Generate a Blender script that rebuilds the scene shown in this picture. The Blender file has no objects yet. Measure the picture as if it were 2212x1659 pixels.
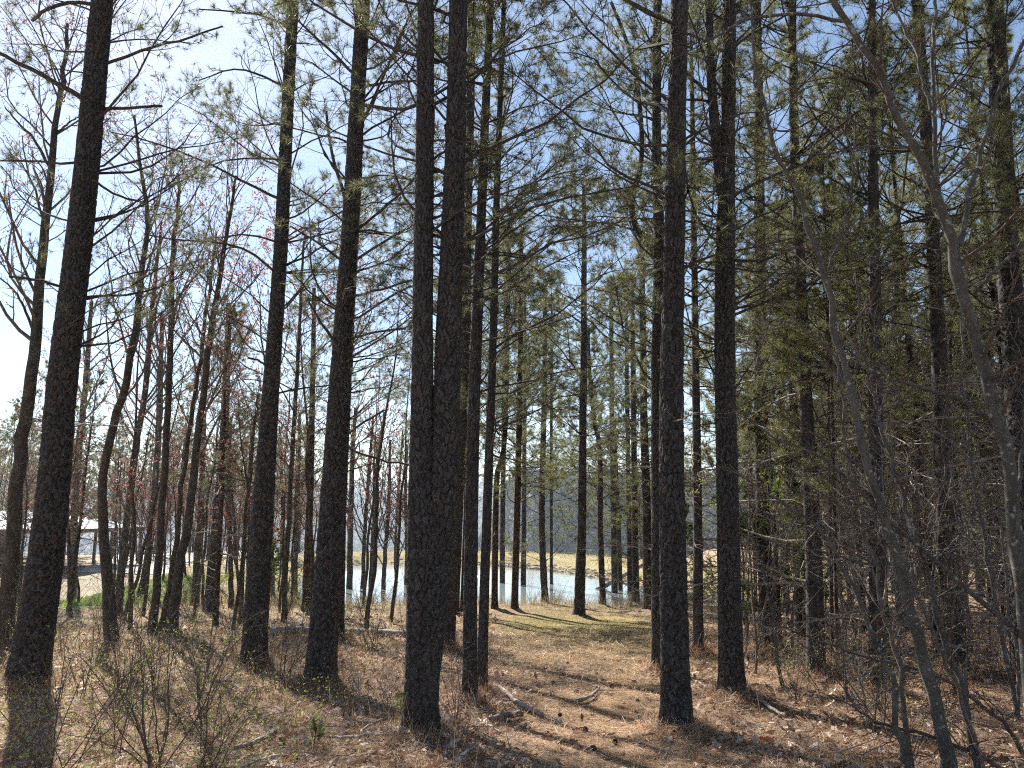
import bpy, math
import numpy as np
R_ = math.radians
SC = bpy.context.scene
COL = SC.collection

# ------------------------------------------------------------------ camera, sky, sun, exposure
PITCH = R_(9.6); FPX = 1659.0; CX, CY = 1106.0, 829.5      # photo measured on a 2212 x 1659 grid
CAM_H = 1.6
cam = bpy.data.cameras.new('camera'); cam.sensor_width = 36; cam.lens = 27.0
cam.clip_start = 0.05; cam.clip_end = 9000
co = bpy.data.objects.new('camera', cam); COL.objects.link(co)
co.location = (0, 0, CAM_H); co.rotation_euler = (math.pi / 2 + PITCH, 0, 0)
SC.camera = co
SUN_AZ, SUN_EL = R_(-31.0), R_(39.0)                        # azimuth from +Y, negative to the left
W = bpy.data.worlds.new('World'); SC.world = W; W.use_nodes = True
nt = W.node_tree; nt.nodes.clear()
def N(t, kind, **kw):
    n = t.nodes.new(kind)
    for k, v in kw.items(): setattr(n, k, v)
    return n
wo = N(nt, 'ShaderNodeOutputWorld'); bg = N(nt, 'ShaderNodeBackground'); sky = N(nt, 'ShaderNodeTexSky', sky_type='NISHITA')
sky.sun_disc = False; sky.sun_elevation = SUN_EL; sky.sun_rotation = SUN_AZ
sky.air_density = 1.15; sky.dust_density = 0.35; sky.ozone_density = 2.2; sky.altitude = 200
# thin cirrus veil over the whole sky
tc = N(nt, 'ShaderNodeTexCoord'); mp = N(nt, 'ShaderNodeMapping'); mp.inputs['Scale'].default_value = (1.6, 0.9, 4.5)
nz = N(nt, 'ShaderNodeTexNoise'); nz.inputs['Scale'].default_value = 1.7; nz.inputs['Detail'].default_value = 7; nz.inputs['Roughness'].default_value = .58; nz.inputs['Distortion'].default_value = .5
cr = N(nt, 'ShaderNodeValToRGB'); cr.color_ramp.elements[0].position = .46; cr.color_ramp.elements[1].position = .86
cr.color_ramp.elements[0].color = (0, 0, 0, 1); cr.color_ramp.elements[1].color = (.6, .6, .6, 1)
mx = N(nt, 'ShaderNodeMix', data_type='RGBA'); 
cl = N(nt, 'ShaderNodeMix', data_type='RGBA', blend_type='ADD'); cl.inputs['Factor'].default_value = 1.0
cl.inputs['B'].default_value = (2.4, 2.4, 2.4, 1)
nt.links.new(tc.outputs['Generated'], mp.inputs['Vector']); nt.links.new(mp.outputs['Vector'], nz.inputs['Vector'])
nt.links.new(nz.outputs['Fac'], cr.inputs['Fac']); nt.links.new(sky.outputs[0], cl.inputs['A'])
nt.links.new(sky.outputs[0], mx.inputs['A']); nt.links.new(cl.outputs['Result'], mx.inputs['B']); nt.links.new(cr.outputs['Color'], mx.inputs['Factor'])
nt.links.new(mx.outputs['Result'], bg.inputs['Color']); bg.inputs['Strength'].default_value = 0.062
nt.links.new(bg.outputs[0], wo.inputs['Surface'])
sun = bpy.data.lights.new('sun', 'SUN'); sun.energy = 5.0; sun.angle = R_(0.53); sun.color = (1, .955, .88)
so = bpy.data.objects.new('sun', sun); COL.objects.link(so)
so.rotation_euler = (math.pi / 2 - SUN_EL, 0, math.pi - SUN_AZ)
SC.view_settings.view_transform = 'Standard'; SC.view_settings.look = 'None'
SC.view_settings.gamma = 1; SC.view_settings.exposure = 1.28
SC.render.engine = 'CYCLES'
cy = SC.cycles
cy.use_adaptive_sampling = True; cy.adaptive_threshold = 0.028; cy.adaptive_min_samples = 24; cy.pixel_filter_type = 'BLACKMAN_HARRIS'; cy.filter_width = 1.15
cy.max_bounces = 6; cy.diffuse_bounces = 4; cy.glossy_bounces = 2; cy.transmission_bounces = 4; cy.transparent_max_bounces = 4; cy.volume_bounces = 1
cy.use_denoising = False; cy.sample_clamp_indirect = 0.8; cy.sample_clamp_direct = 12.0
SC.render.use_persistent_data = False

# ------------------------------------------------------------------ helpers
RNG = np.random.default_rng(11)
def smooth(a, b, x):
    t = np.clip((np.asarray(x, float) - a) / (b - a), 0, 1); return t * t * (3 - 2 * t)
def unit(v):
    return v / np.maximum(np.linalg.norm(v, axis=-1, keepdims=True), 1e-9)
def ray(u, v):
    a, b = (u - CX) / FPX, (CY - v) / FPX
    return np.array([a, math.cos(PITCH) - b * math.sin(PITCH), math.sin(PITCH) + b * math.cos(PITCH)])
def at(u, v, y):                       # point of the line of sight where it reaches depth y
    d = ray(u, v); return np.array([0, 0, CAM_H]) + d * (y / d[1])
def px(w, y):                          # metres that w photo pixels span at depth y
    return w * y / FPX

class MB:
    def __init__(s): s.V = []; s.F = []; s.M = []; s.C = []; s.n = 0; s.hascol = False
    def add(s, V, F, m=0, c=None):
        V = np.asarray(V, np.float32).reshape(-1, 3); F = np.asarray(F, np.int32)
        s.V.append(V); s.F.append(F + s.n); s.M.append(m); s.n += len(V)
        if c is None: s.C.append(np.ones((len(V), 3), np.float32))
        else: s.hascol = True; s.C.append(np.broadcast_to(np.asarray(c, np.float32), (len(V), 3)))
        return s
    def mesh(s, name, mats, smooth_=False):
        me = bpy.data.meshes.new(name)
        V = np.concatenate(s.V); me.vertices.add(len(V)); me.vertices.foreach_set('co', V.ravel())
        tot = sum(f.size for f in s.F); npol = sum(len(f) for f in s.F)
        me.loops.add(tot); me.loops.foreach_set('vertex_index', np.concatenate([f.ravel() for f in s.F]))
        ls = []; mi = []; o = 0
        for f, m in zip(s.F, s.M):
            ls.append(o + np.arange(len(f)) * f.shape[1]); o += f.size; mi.append(np.full(len(f), m))
        me.polygons.add(npol); me.polygons.foreach_set('loop_start', np.concatenate(ls).astype(np.int32))
        me.polygons.foreach_set('material_index', np.concatenate(mi).astype(np.int32))
        me.polygons.foreach_set('use_smooth', np.full(npol, smooth_, bool))
        for m in (mats if isinstance(mats, (list, tuple)) else [mats]): me.materials.append(m)
        if s.hascol:
            at_ = me.attributes.new('col', 'FLOAT_COLOR', 'POINT')
            at_.data.foreach_set('color', np.c_[np.concatenate(s.C), np.ones(len(V))].astype(np.float32).ravel())
        me.update(calc_edges=True)
        return me
    def obj(s, name, mats, parent=None, smooth_=False):
        return link(name, s.mesh(name, mats, smooth_), parent)
def link(name, me, parent=None, loc=None, rot=None, scale=None):
    o = bpy.data.objects.new(name, me); COL.objects.link(o); o.parent = parent
    if loc is not None: o.location = loc
    if rot is not None: o.rotation_euler = rot
    if scale is not None: o.scale = scale if hasattr(scale, '__len__') else (scale,) * 3
    return o
def tag(o, label=None, cat=None, group=None, kind=None):
    if label: o['label'] = label
    if cat: o['category'] = cat
    if group: o['group'] = group
    if kind: o['kind'] = kind
    return o
def thing(name, loc, label, cat, group=None):
    return tag(link(name, None, None, tuple(float(c) for c in loc)), label, cat, group)

def tubes(P, R, s):                    # N tubes of k points at once -> vertices, quads
    P = np.asarray(P, float); R = np.asarray(R, float); Nn, k = P.shape[:2]
    T = unit(np.gradient(P, axis=1)); m = unit(P[:, -1] - P[:, 0])
    ref = np.where(np.abs(m[:, 2:3]) < .8, [[0, 0, 1.]], [[1., 0, 0]])[:, None, :]
    n1 = unit(np.cross(T, np.broadcast_to(ref, T.shape))); n2 = np.cross(T, n1)
    a = np.arange(s) * 2 * math.pi / s
    V = P[:, :, None] + R[:, :, None, None] * (np.cos(a)[:, None] * n1[:, :, None] + np.sin(a)[:, None] * n2[:, :, None])
    i = np.arange(Nn)[:, None, None] * k * s; j = np.arange(k - 1)[None, :, None] * s; q = np.arange(s)[None, None]
    q2 = (q + 1) % s; b = i + j
    F = np.stack([b + q, b + q2, b + s + q2, b + s + q], -1).reshape(-1, 4)
    return V.reshape(-1, 3), F
def sample(P, t):                      # P (N,k,3), t (N,n) -> position, tangent
    k = P.shape[1]; x = np.clip(t, 0, .999) * (k - 1); i = x.astype(int); f = (x - i)[..., None]
    r = np.arange(len(P))[:, None]
    return P[r, i] * (1 - f) + P[r, i + 1] * f, unit(P[r, i + 1] - P[r, i]), i, f[..., 0]
def grow(P, R, n, t0, t1, ang, lenf, k, rng, up=0., wig=.15, flat=1., rfac=.6, taper=.55, tip=.35, rmin=.0012, labs=None, asp=.15):
    Nn = len(P); L = np.linalg.norm(np.diff(P, axis=1), axis=2).sum(1)
    t = t0 + (t1 - t0) * (np.arange(n)[None] + rng.random((Nn, n))) / n
    p, T, i, f = sample(P, t)
    r = np.arange(Nn)[:, None]; rad = R[r, i] * (1 - f) + R[r, i + 1] * f
    q = unit(rng.normal(size=(Nn, n, 3)) * [1, 1, flat]); q = unit(q - (q * T).sum(-1, keepdims=True) * T)
    an = ang + asp * rng.normal(size=(Nn, n, 1))
    d = unit(np.cos(an) * T + np.sin(an) * q)
    Lc = (labs if labs is not None else lenf * L[:, None]) * (1 - taper * t) * (.65 + .7 * rng.random((Nn, n)))
    d = d.reshape(-1, 3); p = p.reshape(-1, 3); Lc = Lc.reshape(-1); rad = rad.reshape(-1)
    pts = [p]; st = (Lc / (k - 1))[:, None]
    for _ in range(k - 1):
        d = unit(d + wig * rng.normal(size=d.shape) + np.array([0, 0, up])); pts.append(pts[-1] + d * st)
    Pc = np.stack(pts, 1); Rc = np.maximum(rad * rfac, rmin)[:, None] * np.linspace(1, tip, k)[None]
    return Pc, np.maximum(Rc, rmin * .7)
def tufts(p, d, n, ln, rng, wid=.0032, back=.05, lo=.3, hi=1.55):
    Nn = len(p); q = rng.normal(size=(Nn, n, 3)); D = unit(d)[:, None]
    q = unit(q - (q * D).sum(-1, keepdims=True) * D); ph = rng.uniform(lo, hi, (Nn, n, 1))
    v = np.cos(ph) * D + np.sin(ph) * q; v = unit(v)
    b = p[:, None] - D * (back * rng.random((Nn, n, 1)))
    l = ln * (.7 + .5 * rng.random((Nn, n, 1))); side = unit(np.cross(v, rng.normal(size=(Nn, n, 3)))) * wid
    V = np.stack([b - side, b + side, b + v * l], 2).reshape(-1, 3)
    return V, np.arange(len(V)).reshape(-1, 3)
def catmull(P, m):                     # resample a polyline smoothly with m points
    P = np.asarray(P, float)
    if len(P) == 2: return P[0] + (P[1] - P[0]) * np.linspace(0, 1, m)[:, None]
    Q = np.vstack([2 * P[0] - P[1], P, 2 * P[-1] - P[-2]]); x = np.linspace(0, len(P) - 1, m)
    i = np.minimum(x.astype(int), len(P) - 2); t = (x - i)[:, None]
    a, b, c, d = Q[i], Q[i + 1], Q[i + 2], Q[i + 3]
    return .5 * (2 * b + (c - a) * t + (2 * a - 5 * b + 4 * c - d) * t * t + (3 * b - 3 * c + d - a) * t ** 3)

# ------------------------------------------------------------------ materials
MATS = {}
def mat(name):
    m = bpy.data.materials.new(name); m.use_nodes = True; t = m.node_tree
    b = t.nodes['Principled BSDF']; b.inputs['Roughness'].default_value = .85
    if 'Specular IOR Level' in b.inputs: b.inputs['Specular IOR Level'].default_value = .25
    MATS[name] = m; return m, t, b
def ramp(t, stops):
    c = N(t, 'ShaderNodeValToRGB'); e = c.color_ramp.elements
    while len(e) < len(stops): e.new(.5)
    for x, (p, col) in zip(e, stops): x.position = p; x.color = (*col, 1)
    return c
def noise(t, scale, detail=5, rough=.6, vec=None, mscale=None, dist=0.):
    n = N(t, 'ShaderNodeTexNoise'); n.inputs['Scale'].default_value = scale; n.inputs['Detail'].default_value = detail; n.inputs['Roughness'].default_value = rough; n.inputs['Distortion'].default_value = dist
    tcn = N(t, 'ShaderNodeTexCoord'); src = tcn.outputs['Object']
    if mscale:
        mpn = N(t, 'ShaderNodeMapping'); mpn.inputs['Scale'].default_value = mscale
        t.links.new(src, mpn.inputs['Vector']); src = mpn.outputs['Vector']
    t.links.new(src, n.inputs['Vector']); return n
def bump(t, b, h, s, d=.02):
    bn = N(t, 'ShaderNodeBump'); bn.inputs['Strength'].default_value = s; bn.inputs['Distance'].default_value = d
    t.links.new(h, bn.inputs['Height']); t.links.new(bn.outputs[0], b.inputs['Normal'])
def noisy(name, stops, scale, detail=6, mscale=None, bs=0., bd=.02, rough=.85, dist=0., bscale=None):
    m, t, b = mat(name); n = noise(t, scale, detail, .62, mscale=mscale, dist=dist); c = ramp(t, stops)
    t.links.new(n.outputs['Fac'], c.inputs['Fac']); t.links.new(c.outputs['Color'], b.inputs['Base Color'])
    b.inputs['Roughness'].default_value = rough
    if bs:
        n2 = noise(t, bscale or scale * 2, 8, .65, mscale=mscale); bump(t, b, n2.outputs['Fac'], bs, bd)
    return m
def attr_mat(name, transl=0., rough=.8, mult=None, nscale=None):
    m, t, b = mat(name); a = N(t, 'ShaderNodeAttribute', attribute_name='col'); src = a.outputs['Color']
    if nscale:
        n = noise(t, nscale, 5); c = ramp(t, [(.3, (.7, .7, .7)), (.7, (1.25, 1.25, 1.25))]); t.links.new(n.outputs['Fac'], c.inputs['Fac'])
        mm = N(t, 'ShaderNodeMix', data_type='RGBA', blend_type='MULTIPLY'); mm.inputs['Factor'].default_value = 1
        t.links.new(src, mm.inputs['A']); t.links.new(c.outputs['Color'], mm.inputs['B']); src = mm.outputs['Result']
    t.links.new(src, b.inputs['Base Color']); b.inputs['Roughness'].default_value = rough
    if transl:
        tr = N(t, 'ShaderNodeBsdfTranslucent'); ms = N(t, 'ShaderNodeMixShader'); ms.inputs[0].default_value = transl
        t.links.new(src, tr.inputs['Color']); t.links.new(b.outputs[0], ms.inputs[1]); t.links.new(tr.outputs[0], ms.inputs[2])
        t.links.new(ms.outputs[0], t.nodes['Material Output'].inputs['Surface'])
    return m
def leafy(name, stops, transl=.4, rough=.55, per='island'):
    m, t, b = mat(name); c = ramp(t, stops)
    gm = N(t, 'ShaderNodeNewGeometry'); t.links.new(gm.outputs['Random Per Island'], c.inputs['Fac'])
    t.links.new(c.outputs['Color'], b.inputs['Base Color']); b.inputs['Roughness'].default_value = rough
    tr = N(t, 'ShaderNodeBsdfTranslucent'); ms = N(t, 'ShaderNodeMixShader'); ms.inputs[0].default_value = transl
    t.links.new(c.outputs['Color'], tr.inputs['Color']); t.links.new(b.outputs[0], ms.inputs[1]); t.links.new(tr.outputs[0], ms.inputs[2])
    t.links.new(ms.outputs[0], t.nodes['Material Output'].inputs['Surface'])
    return m
M_plate = attr_mat('pine_bark_plates', rough=.9, nscale=55)
_t = M_plate.node_tree; _n = noise(_t, 90, 8, .7, mscale=(1, 1, .45)); bump(_t, _t.nodes['Principled BSDF'], _n.outputs['Fac'], .6, .006)
def bark(name, dark, lite, vs=14):
    m, t, b = mat(name)
    tcn = N(t, 'ShaderNodeTexCoord'); mpn = N(t, 'ShaderNodeMapping'); mpn.inputs['Scale'].default_value = (1, 1, .45)
    vo = N(t, 'ShaderNodeTexVoronoi', feature='DISTANCE_TO_EDGE'); vo.inputs['Scale'].default_value = vs
    nzd = noise(t, 9, 4); ad = N(t, 'ShaderNodeVectorMath', operation='MULTIPLY_ADD'); ad.inputs[1].default_value = (.06, .06, .06)
    t.links.new(tcn.outputs['Object'], mpn.inputs['Vector']); t.links.new(nzd.outputs['Color'], ad.inputs[0]); t.links.new(mpn.outputs['Vector'], ad.inputs[2]); t.links.new(ad.outputs[0], vo.inputs['Vector'])
    n = noise(t, 6, 8, .65, mscale=(1, 1, .4)); c = ramp(t, [(.3, dark), (.7, lite)]); t.links.new(n.outputs['Fac'], c.inputs['Fac'])
    t.links.new(c.outputs['Color'], b.inputs['Base Color']); b.inputs['Roughness'].default_value = .92
    mr = N(t, 'ShaderNodeMapRange'); mr.inputs['From Max'].default_value = .12; t.links.new(vo.outputs['Distance'], mr.inputs['Value'])
    bump(t, b, mr.outputs['Result'], 1.0, .03); return m
M_bark = bark('pine_bark', (.035, .028, .025), (.09, .072, .062))
M_bark_red = bark('pine_bark_reddish', (.045, .030, .023), (.12, .080, .058))
M_limb = noisy('pine_limb_bark', [(.3, (.035, .028, .025)), (.7, (.10, .082, .07))], 30, 4)
M_dead = noisy('dead_branch_wood', [(.3, (.14, .12, .10)), (.72, (.42, .37, .32))], 14, 5)
M_twig = noisy('twig_bark', [(.3, (.07, .055, .045)), (.7, (.22, .18, .15))], 25, 4)
M_redtwig = noisy('reddish_twig_bark', [(.3, (.065, .045, .038)), (.7, (.17, .125, .105))], 25, 4)
M_hard = noisy('hardwood_bark', [(.28, (.035, .03, .024)), (.55, (.075, .064, .05)), (.78, (.15, .135, .11))], 12, 7, mscale=(1, 1, .5), bs=.6, bd=.02, bscale=22)
def maple():
    m, t, b = mat('smooth_grey_bark'); n = noise(t, 9, 8, .7, mscale=(1, 1, .5)); c = ramp(t, [(.3, (.055, .05, .043)), (.55, (.115, .108, .096)), (.75, (.185, .176, .158))])
    t.links.new(n.outputs['Fac'], c.inputs['Fac'])
    n2 = noise(t, 21, 2, .45, dist=.2); c2 = ramp(t, [(.63, (0, 0, 0)), (.70, (.85, .85, .85))]); t.links.new(n2.outputs['Fac'], c2.inputs['Fac'])
    n3 = noise(t, 3, 4, .5); c3 = ramp(t, [(.35, (.42, .42, .39)), (.65, (.30, .33, .28))]); t.links.new(n3.outputs['Fac'], c3.inputs['Fac'])
    mm = N(t, 'ShaderNodeMix', data_type='RGBA'); t.links.new(c2.outputs['Color'], mm.inputs['Factor']); t.links.new(c.outputs['Color'], mm.inputs['A']); t.links.new(c3.outputs['Color'], mm.inputs['B'])
    t.links.new(mm.outputs['Result'], b.inputs['Base Color']); n4 = noise(t, 40, 5, .6, mscale=(1, 1, 2.5)); bump(t, b, n4.outputs['Fac'], .35, .01); return m
M_maple = maple()
M_needle = leafy('pine_needles', [(0, (.09, .10, .05)), (.5, (.16, .17, .08)), (.85, (.24, .24, .12)), (1, (.36, .35, .2))], .48, .5)
M_needle2 = leafy('pine_needles_olive', [(0, (.13, .135, .055)), (.5, (.22, .22, .085)), (1, (.37, .355, .17))], .5, .5)
M_cedar = leafy('cedar_sprays', [(0, (.07, .11, .035)), (.6, (.12, .17, .05)), (1, (.2, .24, .08))], .45)
M_pink = leafy('redbud_blossom', [(0, (.36, .13, .12)), (.6, (.46, .21, .19)), (1, (.52, .30, .26))], .5)
M_redbud = leafy('red_maple_buds', [(0, (.26, .09, .07)), (.6, (.38, .16, .12)), (1, (.46, .26, .2))], .4)
M_deadleaf = leafy('clinging_brown_leaves', [(0, (.16, .06, .04)), (.6, (.28, .11, .06)), (1, (.36, .18, .09))], .4)
M_bud = leafy('spring_leaf_buds', [(0, (.30, .36, .08)), (1, (.5, .5, .16))], .45)
M_litter = attr_mat('fallen_leaf', transl=.25, rough=.7)
M_straw = attr_mat('pine_straw', transl=.15, rough=.6)
M_blade = attr_mat('grass_blade', transl=.4, rough=.6)
M_cone = noisy('pine_cone', [(.3, (.06, .04, .03)), (.7, (.17, .11, .08))], 40, 3)
M_bleach = noisy('bleached_wood', [(.3, (.22, .18, .15)), (.55, (.42, .38, .33)), (.75, (.6, .56, .5))], 9, 7, mscale=(1, 1, 1), bs=.5, bd=.01, bscale=30)
M_log = noisy('fallen_log_bark', [(.3, (.10, .08, .065)), (.55, (.27, .23, .19)), (.75, (.5, .46, .4))], 7, 8, bs=.7, bd=.03, bscale=20)

# ------------------------------------------------------------------ terrain
WATER_Z = -2.0
POND = np.array([(-8.0, 31.3), (-6.5, 31.0), (-3, 31.2), (1, 31.1), (4, 30.9), (6.0, 31.6), (7.1, 34.5), (7.0, 37), (5.4, 43), (3.2, 49), (.6, 53.5), (-3, 57), (-9, 58), (-12, 56.5), (-13, 51), (-11.5, 44), (-9.5, 36)])
def pond_sd(x, y):
    x = np.asarray(x, float); y = np.asarray(y, float); best = np.full(x.shape, 1e18); ins = np.zeros(x.shape, bool)
    for a, b in zip(POND, np.roll(POND, -1, 0)):
        e = b - a; t = np.clip(((x - a[0]) * e[0] + (y - a[1]) * e[1]) / (e @ e), 0, 1)
        best = np.minimum(best, (x - a[0] - e[0] * t) ** 2 + (y - a[1] - e[1] * t) ** 2)
        c = (a[1] > y) != (b[1] > y)
        with np.errstate(divide='ignore', invalid='ignore'):
            ins ^= c & (x < (b[0] - a[0]) * (y - a[1]) / (b[1] - a[1] + 1e-12) + a[0])
    d = np.sqrt(best); return np.where(ins, -d, d)
MOUNDS = []
def g0(x, y):
    x = np.asarray(x, float); y = np.asarray(y, float)
    yy = np.clip(y, -40, 60); s = .060 - .014 * smooth(5, 22, x)
    z = -s * 33 * (1 - np.exp(-np.maximum(yy, 0) / 33 * 1.0)) * 1.0
    z = np.where(yy < 33, -s * yy, -s * 33 - .35 * (1 - np.exp(-(yy - 33) / 8)))
    n = .035 * np.sin(x * 1.3 + .4 * y) * np.sin(y * .9 - .3 * x + 1) + .02 * np.sin(x * 3.1 - 1) * np.sin(y * 2.7 + .5 * x) + .07 * np.sin(x * .35 + 2) * np.sin(y * .28 + .7)
    z = z + n * smooth(2, 5, np.hypot(x, y)) 
    z = z - .03 * np.exp(-((x - .45 - .06 * y) / 1.1) ** 2) * smooth(4, 8, y) * (1 - smooth(20, 26, y))
    sd = pond_sd(x, y)
    wd = smooth(31, 36, y + .25 * np.abs(x - 0)) * smooth(-27, -19, x) * (1 - smooth(13, 24, x))
    wd = wd * smooth(-.2, 1.0, (y - 33) / 3 + 0 * x)
    prof = WATER_Z + .6 * smooth(0, 3.6, sd) - .28 * np.maximum(sd - 6.5, 0) 
    z = z * (1 - wd) + prof * wd + .03 * wd * np.sin(x * 2.2) * np.sin(y * 1.7)
    bank = WATER_Z + .05 + .22 * np.maximum(sd, 0)
    near = 1 - smooth(0, 3.0, sd); z = z * (1 - near) + np.where(sd > 0, np.minimum(np.maximum(z, WATER_Z + .02 + .05 * sd), bank), WATER_Z - .25 - .12 * np.minimum(-sd, 6)) * near
    r = np.hypot(x, y); z = z - 46 * smooth(85, 260, r) * smooth(-.3, .4, y / np.maximum(r, 1))
    return np.maximum(z, -48)
def g(x, y):
    z = g0(x, y)
    for mx_, my_, h_, w_ in MOUNDS: z = z + h_ * np.exp(-((x - mx_) ** 2 + (y - my_) ** 2) / (2 * w_ * w_))
    return z
def hit(u, v):                         # where the sight line through a photo pixel meets the ground
    d = ray(u, v); ts = np.concatenate([np.linspace(2, 60, 1500), np.linspace(60, 130, 300)]) / d[1]
    p = np.array([0, 0, CAM_H]) + ts[:, None] * d; below = p[:, 2] < g0(p[:, 0], p[:, 1])
    i = int(np.argmax(below)) if below.any() else 900
    return p[i]

# ------------------------------------------------------------------ trunk builders
def plates(th, z, r0, rng_seed, cw=.05, ch=.105):
    """relief of thick bark plates: returns outward offset and a tone per vertex (th, z arrays)"""
    nx = max(6, int(round(2 * math.pi * r0 / cw))); u = th / (2 * math.pi) * nx; w = z / ch
    u = u + .33 * np.sin(w * 1.7 + rng_seed) + .2 * np.sin(w * 4.3 + 2 * th) ; w = w + .35 * np.sin(th * 3 + rng_seed) + .25 * np.sin(th * 7 + z * 9); iu = np.floor(u).astype(int); iw = np.floor(w).astype(int)
    f1 = np.full(u.shape, 9.); f2 = np.full(u.shape, 9.); idv = np.zeros(u.shape)
    def h(a, b, s): 
        v = np.sin((a % nx) * 127.1 + b * 311.7 + s * 74.7 + rng_seed * 13.1) * 43758.5453; return v - np.floor(v)
    for du in (-1, 0, 1):
        for dw in (-1, 0, 1):
            a, b = iu + du, iw + dw
            d = np.hypot(u - a - .05 - .9 * h(a, b, 1), (w - b - .05 - .9 * h(a, b, 2)) * .8)
            m = d < f1; f2 = np.where(m, f1, np.minimum(f2, d)); idv = np.where(m, h(a, b, 3), idv); f1 = np.minimum(f1, d)
    e = smooth(.02, .17, f2 - f1); return (e - .7) * .024 + (idv - .5) * .008 * e, np.stack([.25 + .5 * idv, e], -1)
def trunk_mesh(name, pts, rad, material, detail=0, seed=0, flare=.45, zvis=1e9, dist=8.):
    """pts/rad in the tree's own coordinates, base first. detail 2: modelled bark plates, 1: medium, 0: coarse"""
    pts = np.asarray(pts, float); rad = np.asarray(rad, float)
    dense = catmull(np.c_[pts, rad], 260); L = np.r_[0, np.cumsum(np.linalg.norm(np.diff(dense[:, :3], axis=0), axis=1))]
    ns, dz = {3: (76, .0019 * dist), 2: (48, .0023 * dist), 1: (20, .0036 * dist), 0: (10, .35)}[detail]; dz = max(dz, .0125)
    if detail == 0: s_ = np.linspace(0, L[-1], max(6, int(L[-1] / dz)))
    else:
        a = np.arange(0, min(L[-1], zvis), dz); s_ = a if zvis >= L[-1] else np.r_[a, np.linspace(zvis, L[-1], 24)[1:]]
    D = np.stack([np.interp(s_, L, dense[:, c]) for c in range(4)], 1); P, R = D[:, :3], D[:, 3]
    R = R * (1 + flare * np.exp(-np.maximum(s_ - .06, 0) / .14))
    k = len(P); T = unit(np.gradient(P, axis=0)); n1 = unit(np.cross(T, [[0, 1., 0]])); n2 = np.cross(T, n1)
    th = np.arange(ns) * 2 * math.pi / ns; TH, ZZ = np.meshgrid(th, s_)
    off = np.zeros_like(TH); tone = None
    if detail:
        r0 = float(np.median(R)); sc = 1 if detail >= 2 else 1.1
        o, tone = plates(TH, ZZ, r0, seed, .046 * sc, .115 * sc); k_ = min(1.25, r0 / .12)
        off = o * k_ * (1 if detail >= 2 else .9) + .006 * np.sin(TH * 3 + ZZ * 1.3 + seed) * r0 / .12
    lob = .15 * np.exp(-ZZ / .15) * np.cos(TH * 5 + seed) * R[:, None]
    RR = R[:, None] + off + lob
    V = P[:, None] + RR[..., None] * (np.cos(TH)[..., None] * n1[:, None] + np.sin(TH)[..., None] * n2[:, None])
    i = np.arange(k - 1)[:, None] * ns; q = np.arange(ns)[None]; q2 = (q + 1) % ns
    F = np.stack([i + q, i + ns + q, i + ns + q2, i + q2], -1).reshape(-1, 4)
    mb = MB(); c = None
    if detail:
        tn = tone[..., 0].reshape(-1, 1); e = tone[..., 1].reshape(-1, 1); c = np.array([.034, .032, .031]) * (1 - tn) + np.array([.10, .095, .092]) * tn
        red = (np.sin(tn * 191.7) > .6); c = np.where(red, c * [1.1, .95, .88], c); c = np.array([.034, .026, .022]) * (1 - e) + c * e      # weathered plates over redder inner bark
    mb.add(V.reshape(-1, 3), F, 0, c)
    return mb.mesh(name, material, True)

# pine crown prototypes: limbs, twigs and needle tufts in the crown's own frame (trunk axis = z)
def crown_mesh(seed, H, hb, Lmax, whorl=.5, n4=4, needles=26, mat_n=None, lw=.112, wid=.0024, sub=(6, 4), keepf=.82, clear=.75, el0=16, gap=0.):
    rng = np.random.default_rng(seed); zs = []; 
    z = hb
    while z < H - .15:
        for _ in range(n4 + rng.integers(-1, 2)): zs.append(z + rng.normal() * .06)
        z += whorl * rng.uniform(.75, 1.3)
    zs = np.clip(np.array(zs), hb - .1, H - .1); s = np.clip((zs - hb) / (H - hb), 0, 1); n = len(zs)
    L = (Lmax * (.6 + .4 * np.minimum(1, s / .25)) * np.maximum(1 - s, 0) ** .75 + .25) * rng.uniform(.6, 1.15, n)
    az = rng.uniform(0, 2 * math.pi, n); el = np.radians(el0 + 32 * s + rng.normal(size=n) * 10)
    if gap: az = np.where(s < .55, -math.pi / 2 + gap + rng.random(n) * (2 * math.pi - 2 * gap), az)
    d = np.stack([np.cos(az) * np.cos(el), np.sin(az) * np.cos(el), np.sin(el)], 1); pts = [np.stack([0 * zs, 0 * zs, zs], 1)]; k = 8
    for j in range(k - 1):
        d = unit(d + .15 * rng.normal(size=d.shape) + [0, 0, .05]); pts.append(pts[-1] + d * (L / (k - 1))[:, None])
    P1 = np.stack(pts, 1); R1 = (.005 + .0055 * L)[:, None] * np.linspace(1, .28, k)[None]
    P2, R2 = grow(P1, R1, sub[0], .38, 1., .8, .38, 5, rng, up=.06, wig=.17, flat=.55, rfac=.55, taper=.45, rmin=.0035)
    P3, R3 = grow(P2, R2, sub[1], .35, 1., .75, .5, 3, rng, up=.08, wig=.15, flat=.8, rfac=.7, taper=.4, rmin=.003)
    mb = MB(); mb.add(*tubes(P1, R1, 5)); mb.add(*tubes(P2, R2, 3)); mb.add(*tubes(P3, R3, 3))
    tp = np.concatenate([P3[:, -1], P3[:, 1], P2[:, -1], P1[:, -1]]); td = np.concatenate([P3[:, -1] - P3[:, -2], P3[:, 1] - P3[:, 0], P2[:, -1] - P2[:, -2], P1[:, -1] - P1[:, -2]])
    keep = rng.random(len(tp)) < keepf; keep &= (np.hypot(tp[:, 0], tp[:, 1]) > clear * np.clip((H - tp[:, 2]) / 3, 0, 1)); tp, td = tp[keep], td[keep]
    V, F = tufts(tp, td, needles, lw, rng, wid); mb.add(V, F, 1)
    return mb.mesh('crown', [M_limb, mat_n or M_needle])
PROTO_H = 12.0
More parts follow.
